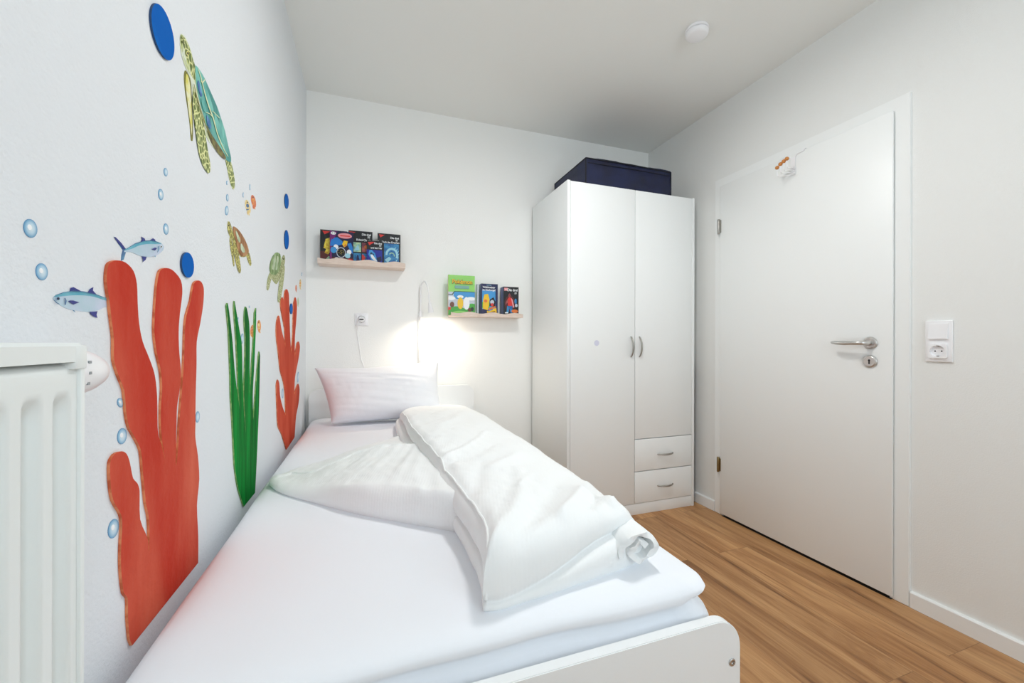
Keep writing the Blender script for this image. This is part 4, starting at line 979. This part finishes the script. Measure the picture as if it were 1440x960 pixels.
book('comic_book', 463.8, 496.9, 323.9, 2.545, .014, z1,
     [(R_(0, 0, .09, 1), 'ink_purple'), (R_(.09, 0, 1, .18), 'ink_maroon'), ([(.02, .62), (.09, .78), (.32, .8), (.52, .70), (.58, .6), (.4, .56), (.2, .53), (.02, .52)], 'ink_blue'), ([(.74, .62), (.9, .66), (.98, .5), (.98, .3), (.86, .4)], 'ink_blue'), ([(.09, .72), (.09, .98), (.3, .98), (.22, .8)], 'ink_purple'),
      ([(.52, .6), (.6, .72), (.76, .7), (.72, .56), (.6, .5)], 'ink_yellow'), ([(.58, .52), (.66, .62), (.72, .56)], 'ink_orange'), (EX(.1, .075, .26, .5), 'ink_white'), (EX(.13, .1, .16, .4), 'ink_sky'), (EX(.1, .08, .82, .36), 'ink_white'), (EX(.12, .08, .76, .24), 'ink_foam'), (EX(.20, .165, .48, .33, 28), 'ink_palegrey'), (EX(.17, .14, .48, .33, 28), 'ink_black'),
      (EX(.1, .05, .3, .12), 'ink_white'), ([(.6, .02), (.98, .0), (.98, .12), (.82, .16)], 'ink_red'), ([(.5, .02), (.56, .14), (.66, .1), (.62, .0)], 'ink_navy'), (EX(.11, .048, .15, .92), 'ink_white'), (EX(.02, .014, .11, .925, 8), 'ink_black'), (EX(.02, .014, .2, .925, 8), 'ink_black'),
      (EX(.30, .085, .64, .86, 28), 'ink_pink'), (R_(.44, .84, .86, .875), 'ink_red')]+dots, [], 'ink_midnight',
     'purple and blue comic with round pinball picture, in front on the upper ledge', G1)
book('comic_book', 490, 523.8, 323.4, 2.568, .012, z1,
     [(R_(.02, .38, .52, .66), 'ink_teal'), (R_(.56, .38, .92, .66), 'ink_wine'), (R_(.02, .02, .52, .34), 'ink_sea'), (R_(.56, .02, .92, .34), 'ink_sea'), ([(.3, .02), (.36, .3), (.42, .26), (.5, .02)], 'ink_navy'), ([(.56, .08), (.72, .22), (.6, .32), (.56, .3)], 'ink_red'), ([(.2, .4), (.4, .6), (.46, .44)], 'ink_foam'), (EX(.08, .05, .74, .54), 'ink_orange'), ([(.02, .965), (.3, .955), (.12, .9)], 'ink_red')],
     [(.94, .875, .085, 'Die drei', 'ink_white', 'RIGHT'), (.90, .80, .085, '???', 'ink_white', 'RIGHT'), (.94, .71, .085, 'Krimi Classic', 'ink_white', 'RIGHT')], 'ink_black', 'black comic with four small pictures, middle of the upper ledge', G1)
book('comic_book', 515.8, 538.2, 337.5, 2.545, .010, z1,
     [(R_(.0, .02, .97, .62), 'ink_deep'), ([(.06, .93), (.5, .95), (.16, .8)], 'ink_red'), ([(.1, .42), (.16, .6), (.3, .62), (.52, .48), (.62, .28), (.74, .16), (.5, .12), (.3, .2)], 'ink_sky'), ([(.22, .42), (.36, .42), (.5, .3), (.66, .16), (.46, .18), (.3, .28)], 'ink_white'), ([(.2, .42), (.26, .52), (.46, .44), (.44, .38), (.34, .46)], 'ink_black'), ([(.6, .3), (.9, .38), (.94, .2), (.7, .1)], 'ink_midnight')],
     [(.95, .86, .10, 'Die drei', 'ink_white', 'RIGHT'), (.92, .77, .10, '???', 'ink_white', 'RIGHT'), (.95, .67, .10, 'und der Hai', 'ink_white', 'RIGHT')], 'ink_black', 'small black comic with a leaping blue shark, shortest on the upper ledge', G1)
sp = [([(.36+.30*math.cos(a)+.0, .38+.22*math.sin(a)), (.36+.42*math.cos(a+.05)+.06, .38+.32*math.sin(a+.05)), (.36+.30*math.cos(a+.14)+.0, .38+.22*math.sin(a+.14))], 'ink_foam') for a in [-.9+.19*k for k in range(12)]]
def arc(cx, cy_, rx_, ry_, a0, a1, w): 
    A = [a0+(a1-a0)*k/14 for k in range(15)]
    return [(cx+rx_*math.cos(a), cy_+ry_*math.sin(a)) for a in A]+[(cx+(rx_-w)*math.cos(a), cy_+(ry_-w*.7)*math.sin(a)) for a in A[::-1]]
book('comic_book', 531, 563.2, 327.4, 2.568, .014, z1,
     [(R_(.28, .02, .93, .70), 'ink_sea'), ([(.06, .965), (.3, .955), (.12, .87)], 'ink_red'), (arc(.62, .36, .28, .22, -.5, 3.2, .09), 'ink_foam'), (arc(.62, .32, .14, .12, 0, 2.6, .05), 'ink_teal'), ([(.3, .2), (.5, .3), (.6, .24), (.44, .12)], 'ink_foam'), ([(.62, .04), (.72, .12), (.8, .06)], 'ink_red')]+[([(s+.36, q), (s+.46, q+.03), (s+.37, q-.03)], m_) for (s, q) in []for m_ in ()]+[([(a*.0+x, y), (x+.09, y+.05), (x+.02, y-.04)], 'ink_foam') for a, x, y in ((0, .8, .52), (0, .84, .45), (0, .86, .37), (0, .84, .28), (0, .8, .2), (0, .72, .56))],
     [(.93, .85, .085, 'Die drei', 'ink_white', 'RIGHT'), (.88, .785, .075, '???', 'ink_white', 'RIGHT'), (.95, .715, .075, 'Der Fluch des Drachen', 'ink_white', 'RIGHT')], 'ink_black', 'black comic with a blue swirling dragon-wave picture, rightmost on the upper ledge', G1)
# lower ledge
book('hardcover_book', 630.4, 667.7, 386, 2.540, .012, z2-.004,
     [(R_(0, .0, 1, .58), 'ink_palegrey'), ([(.2, .58), (1, .6), (1, .44), (.8, .42), (.3, .40), (.2, .48)], 'ink_sky'), ([(0, .52), (.14, .52), (.22, .60), (1, .60), (1, .585), (.24, .585), (.16, .50), (0, .50)], 'ink_darkgreen'), (EX(.16, .05, .1, .42), 'ink_white'), (EX(.18, .045, .86, .42), 'ink_white'), (EX(.12, .04, .45, .46), 'ink_white'), (EX(.4, .16, .3, .06), 'ink_green'), (EX(.35, .2, .9, .1), 'ink_green'), (EX(.3, .06, .45, .05), 'ink_lime'),
      (EX(.11, .15, .45, .30, 18), 'ink_yellow'), (EX(.12, .16, .68, .30, 18), 'ink_white'), (EX(.08, .07, .14, .26), 'ink_brown'), (EX(.07, .05, .8, .14), 'ink_brown'), (EX(.08, .04, .02, .16), 'ink_red'), (EX(.06, .05, .9, .16), 'ink_darkgreen'), (R_(.24, .665, .78, .74), 'ink_mint')],
     [(.523, .786, .145, 'Pokémon', 'ink_midnight', 'CENTER'), (.52, .79, .145, 'Pokémon', 'ink_yellow', 'CENTER')], 'ink_lime', 'tall green picture book with a yellow title, left on the lower ledge', G2, spine='ink_red')
book('slim_book', 671.0, 673.0, 399.4, 2.552, .022, z2, [], [], 'ink_palegrey', 'slim pale blue-grey book squeezed between the green and the navy book', G2, w=.0105, spine='ink_mint')
book('paperback_book', 676.6, 700, 398.4, 2.540, .048, z2,
     [(R_(.06, .19, .86, .8), 'ink_sky'), (R_(.06, .22, .5, .42), 'ink_green'), ([(.1, .2), (.12, .5), (.2, .66), (.42, .68), (.5, .5), (.46, .3), (.4, .16)], 'ink_yellow'), ([(.5, .3), (.52, .5), (.74, .58), (.86, .44), (.84, .26)], 'ink_black'), (EX(.12, .07, .66, .42), 'ink_palegrey'), (EX(.09, .05, .66, .34), 'ink_red'), (EX(.1, .05, .27, .45), 'ink_orange'), ([(.4, .14), (.9, .26), (.84, .3), (.5, .24)], 'ink_orange'), ([(.38, .0), (.94, .08), (.9, .24), (.34, .13)], 'ink_yellow'), ([(.42, .12), (.7, .18), (.7, .215), (.42, .155)], 'ink_sea'), ([(.44, .05), (.84, .11), (.84, .14), (.44, .08)], 'ink_brown')],
     [(.46, .86, .085, 'Waldmeister', 'ink_white', 'CENTER'), (.46, .775, .085, 'im Dschungel', 'ink_white', 'CENTER'), (.46, .945, .035, 'Comic Buch', 'ink_foam', 'CENTER')], 'ink_navy', 'thick navy paperback with a yellow picture, middle of the lower ledge', G2, spine='ink_steel')
book('paperback_book', 708, 729.3, 402.8, 2.540, .066, z2,
     [(EX(.34, .28, .42, .42), 'ink_maroon'), ([(.3, .34), (.26, .56), (.36, .64), (.52, .62), (.6, .5), (.56, .34)], 'ink_red'), (EX(.07, .07, .4, .7), 'ink_wine'), ([(.5, .62), (.6, .56), (.72, .3), (.62, .28), (.54, .5)], 'ink_pink'), ([(.26, .56), (.1, .4), (.16, .36), (.32, .5)], 'ink_wine'), ([(.2, .12), (.24, .34), (.58, .34), (.58, .1), (.46, .1), (.4, .26), (.32, .1)], 'ink_sea'), (EX(.22, .06, .74, .16), 'ink_orange'), (EX(.08, .1, .8, .5), 'ink_sea'), (EX(.09, .06, .84, .36), 'ink_palegrey'), (R_(.04, .86, .27, .96), 'ink_pink'), (R_(.1, .08, .3, .12), 'ink_white'), (R_(.08, .0, .5, .05), 'ink_palegrey')],
     [(.92, .85, .125, 'Die drei', 'ink_white', 'RIGHT'), (.86, .75, .09, '???', 'ink_white', 'RIGHT'), (.155, .885, .05, 'Die', 'ink_white', 'CENTER')], 'ink_black', 'black paperback with a red-shirted figure, right end of the lower ledge', G2, spine='ink_steel')

# ------------------------------------------------------------------ wall socket with plug and cord
kx, kz = -.040, 1.178
so = thing('wall_socket', (kx, YB, kz-.04), 'white wall socket on the back wall above the pillow', 'socket')
link('frame', MB().box((kx-.038, YB-.008, kz-.038), (kx+.038, YB, kz+.038), bev=.0025, seg=3), 'plastic', so)
schuko(YB-.006, kx, kz, 'y-', so)
pg = thing('power_plug', (kx, YB-.03, kz-.02), 'white plug with thin cord in the socket above the pillow', 'plug')
link('plug_body', MB().lathe((kx, YB-.0085, kz), (0, -1, 0), [(0, .0185), (.012, .0188), (.020, .0175), (.030, .012), (.036, .010), (.0365, 0)], 32), 'plastic', pg)
mb = MB().box((kx-.012, YB-.052, kz-.006), (kx+.012, YB-.044, kz+.001), bev=.001)
pl = link('port', mb, 'black', pg)
P = [(kx-.012, YB-.045, kz-.012), (kx-.020, YB-.042, kz-.03), (kx-.024, YB-.02, kz-.055)]
for u, v in ((501.8, 468), (505, 484), (507.3, 505), (511.5, 513), (512.4, 522), (513, 545), (515, 580)):
    q = on(u, v, 1, YB-.006); P.append(tuple(q))
P2 = []
for i in range(len(P)-1):
    for k in range(5): P2.append(Vector(P[i]).lerp(Vector(P[i+1]), k/5))
for _ in range(6): P2 = [P2[0]]+[(P2[i-1]+P2[i]*2+P2[i+1])/4 for i in range(1, len(P2)-1)]+[P2[-1]]
link('cord', MB().tube(P2, .0019, 8), 'plastic', pg)

# ------------------------------------------------------------------ gooseneck reading lamp
lx = .307
lamp = thing('reading_lamp', (lx, YB-.02, .775), 'slim white gooseneck reading lamp, switched on above the pillow', 'lamp')
ly = YB-.024
link('rod', MB().tube([(lx, ly, .775), (lx, ly, 1.20)], .0052, 14), 'plastic', lamp)
mb = MB().lathe((lx, ly, 1.195), (0, 0, 1), [(0, .006), (.001, .0155), (.010, .0155), (.012, .012), (.034, .010), (.040, .006)], 24); mb.box((lx-.008, ly+.006, 1.200), (lx+.008, YB, 1.222), bev=.001)
link('bracket', mb, 'plastic', lamp)
hx, hyy, hzz = .350, YB-.115, 1.272
P = []
top = Vector((lx+.006, YB-.035, 1.412))
pts = [Vector((lx, ly, 1.225)), Vector((lx, ly, 1.30)), Vector((lx+.0, ly-.002, 1.37)), Vector((lx+.008, ly-.014, 1.408)), Vector((lx+.020, ly-.040, 1.417)), Vector((lx+.030, ly-.062, 1.395)), Vector((lx+.037, ly-.078, 1.35)), Vector((hx, hyy, hzz+.01))]
for i in range(len(pts)-1):
    p0, p1, p2, p3 = pts[max(i-1, 0)], pts[i], pts[i+1], pts[min(i+2, len(pts)-1)]
    for k in range(7):
        s_ = k/7; P.append(.5*((2*p1)+(p2-p0)*s_+(2*p0-5*p1+4*p2-p3)*s_*s_+(3*p1-p0-3*p2+p3)*s_**3))
P.append(pts[-1])
link('gooseneck', MB().tube(P, .0046, 12), 'plastic', lamp)
ax = Vector((.14, .06, -1)).normalized()
mb = MB().lathe((hx, hyy, hzz+.012), ax, [(0, .006), (.003, .0095), (.02, .0115), (.050, .0165), (.062, .0185), (.062, .0165), (.050, .0148), (.046, .0)], 32)
hd = link('lamp_head', mb, 'plastic', lamp)
lo = Vector((hx, hyy, hzz+.012))+ax*.0585
link('bulb', MB().lathe(tuple(lo-ax*.016), ax, [(0, .0125), (.004, .013), (.0065, .010), (.007, 0)], 24), emis('warm_led', (255, 226, 178), 6), hd)
sl = bpy.data.lights.new('reading_light', 'SPOT'); sl.energy = 5.5; sl.color = (1, .87, .70); sl.spot_size = math.radians(168); sl.spot_blend = .9; sl.shadow_soft_size = .014
so_ = bpy.data.objects.new('reading_light', sl); COL.objects.link(so_); so_.location = lo+ax*.02; so_.rotation_euler = ax.to_track_quat('-Z', 'Y').to_euler()

# ------------------------------------------------------------------ unseen ceiling lamp, added for top-down fill light
LXc, LYc = .80, 1.16
cl = thing('added_ceiling_lamp', (LXc, LYc, H), 'added round flush ceiling lamp out of view, giving top-down light', 'lamp')
link('added_lamp_base', MB().lathe((LXc, LYc, H), (0, 0, -1), [(0, .13), (.02, .13), (.022, .125)], 48), 'white_lacquer', cl)
link('added_lamp_diffuser', MB().lathe((LXc, LYc, H-.02), (0, 0, -1), [(0, .125), (.02, .122), (.045, .10), (.06, .05), (.064, 0)], 48), emis('added_lamp_glow', (250, 252, 255), 3), cl)
def area(name, loc, rot, sx, sy, e, col, shape='RECTANGLE'):
    L_ = bpy.data.lights.new(name, 'AREA'); L_.shape = shape; L_.size = sx; L_.size_y = sy; L_.energy = e; L_.color = col
    o = bpy.data.objects.new(name, L_); COL.objects.link(o); o.location = loc; o.rotation_euler = rot; return o
area('added_ceiling_light', (LXc, LYc, H-.09), (0, 0, 0), .26, .26, 10.5, (1, .985, .96), 'DISK')
area('window_daylight', ((WX0+WX1)/2, YF-.16, (WZ0+WZ1)/2), (math.radians(90), 0, 0), WX1-WX0, WZ1-WZ0, 22, (.82, .93, 1))

w = bpy.data.worlds.new('World'); SC.world = w; w.use_nodes = True
w.node_tree.nodes['Background'].inputs[0].default_value = (.78, .88, 1, 1); w.node_tree.nodes['Background'].inputs[1].default_value = 1.2

# ------------------------------------------------------------------ camera and view
cam = bpy.data.cameras.new('camera'); cam.sensor_width = 36; cam.lens = F/1440*36; cam.clip_start = .02
co = bpy.data.objects.new('camera', cam); COL.objects.link(co); SC.camera = co
c, s = math.cos(YAW), math.sin(YAW); cr, sr = math.cos(ROLL), math.sin(ROLL)
right = Vector((c, -s, 0)); up = Vector((0, 0, 1)); fwd = Vector((s, c, 0))
R3 = right*cr+up*sr; U3 = up*cr-right*sr
co.matrix_world = Matrix(((R3.x, U3.x, -fwd.x, 0), (R3.y, U3.y, -fwd.y, 0), (R3.z, U3.z, -fwd.z, CH), (0, 0, 0, 1)))
vs_ = SC.view_settings; vs_.view_transform = 'Standard'; vs_.look = 'None'; vs_.gamma = 1; vs_.use_curve_mapping = False; vs_.exposure = .29
SC.cycles.use_denoising = True
SC.cycles.max_bounces = 10; SC.cycles.diffuse_bounces = 7; SC.cycles.caustics_reflective = False; SC.cycles.caustics_refractive = False
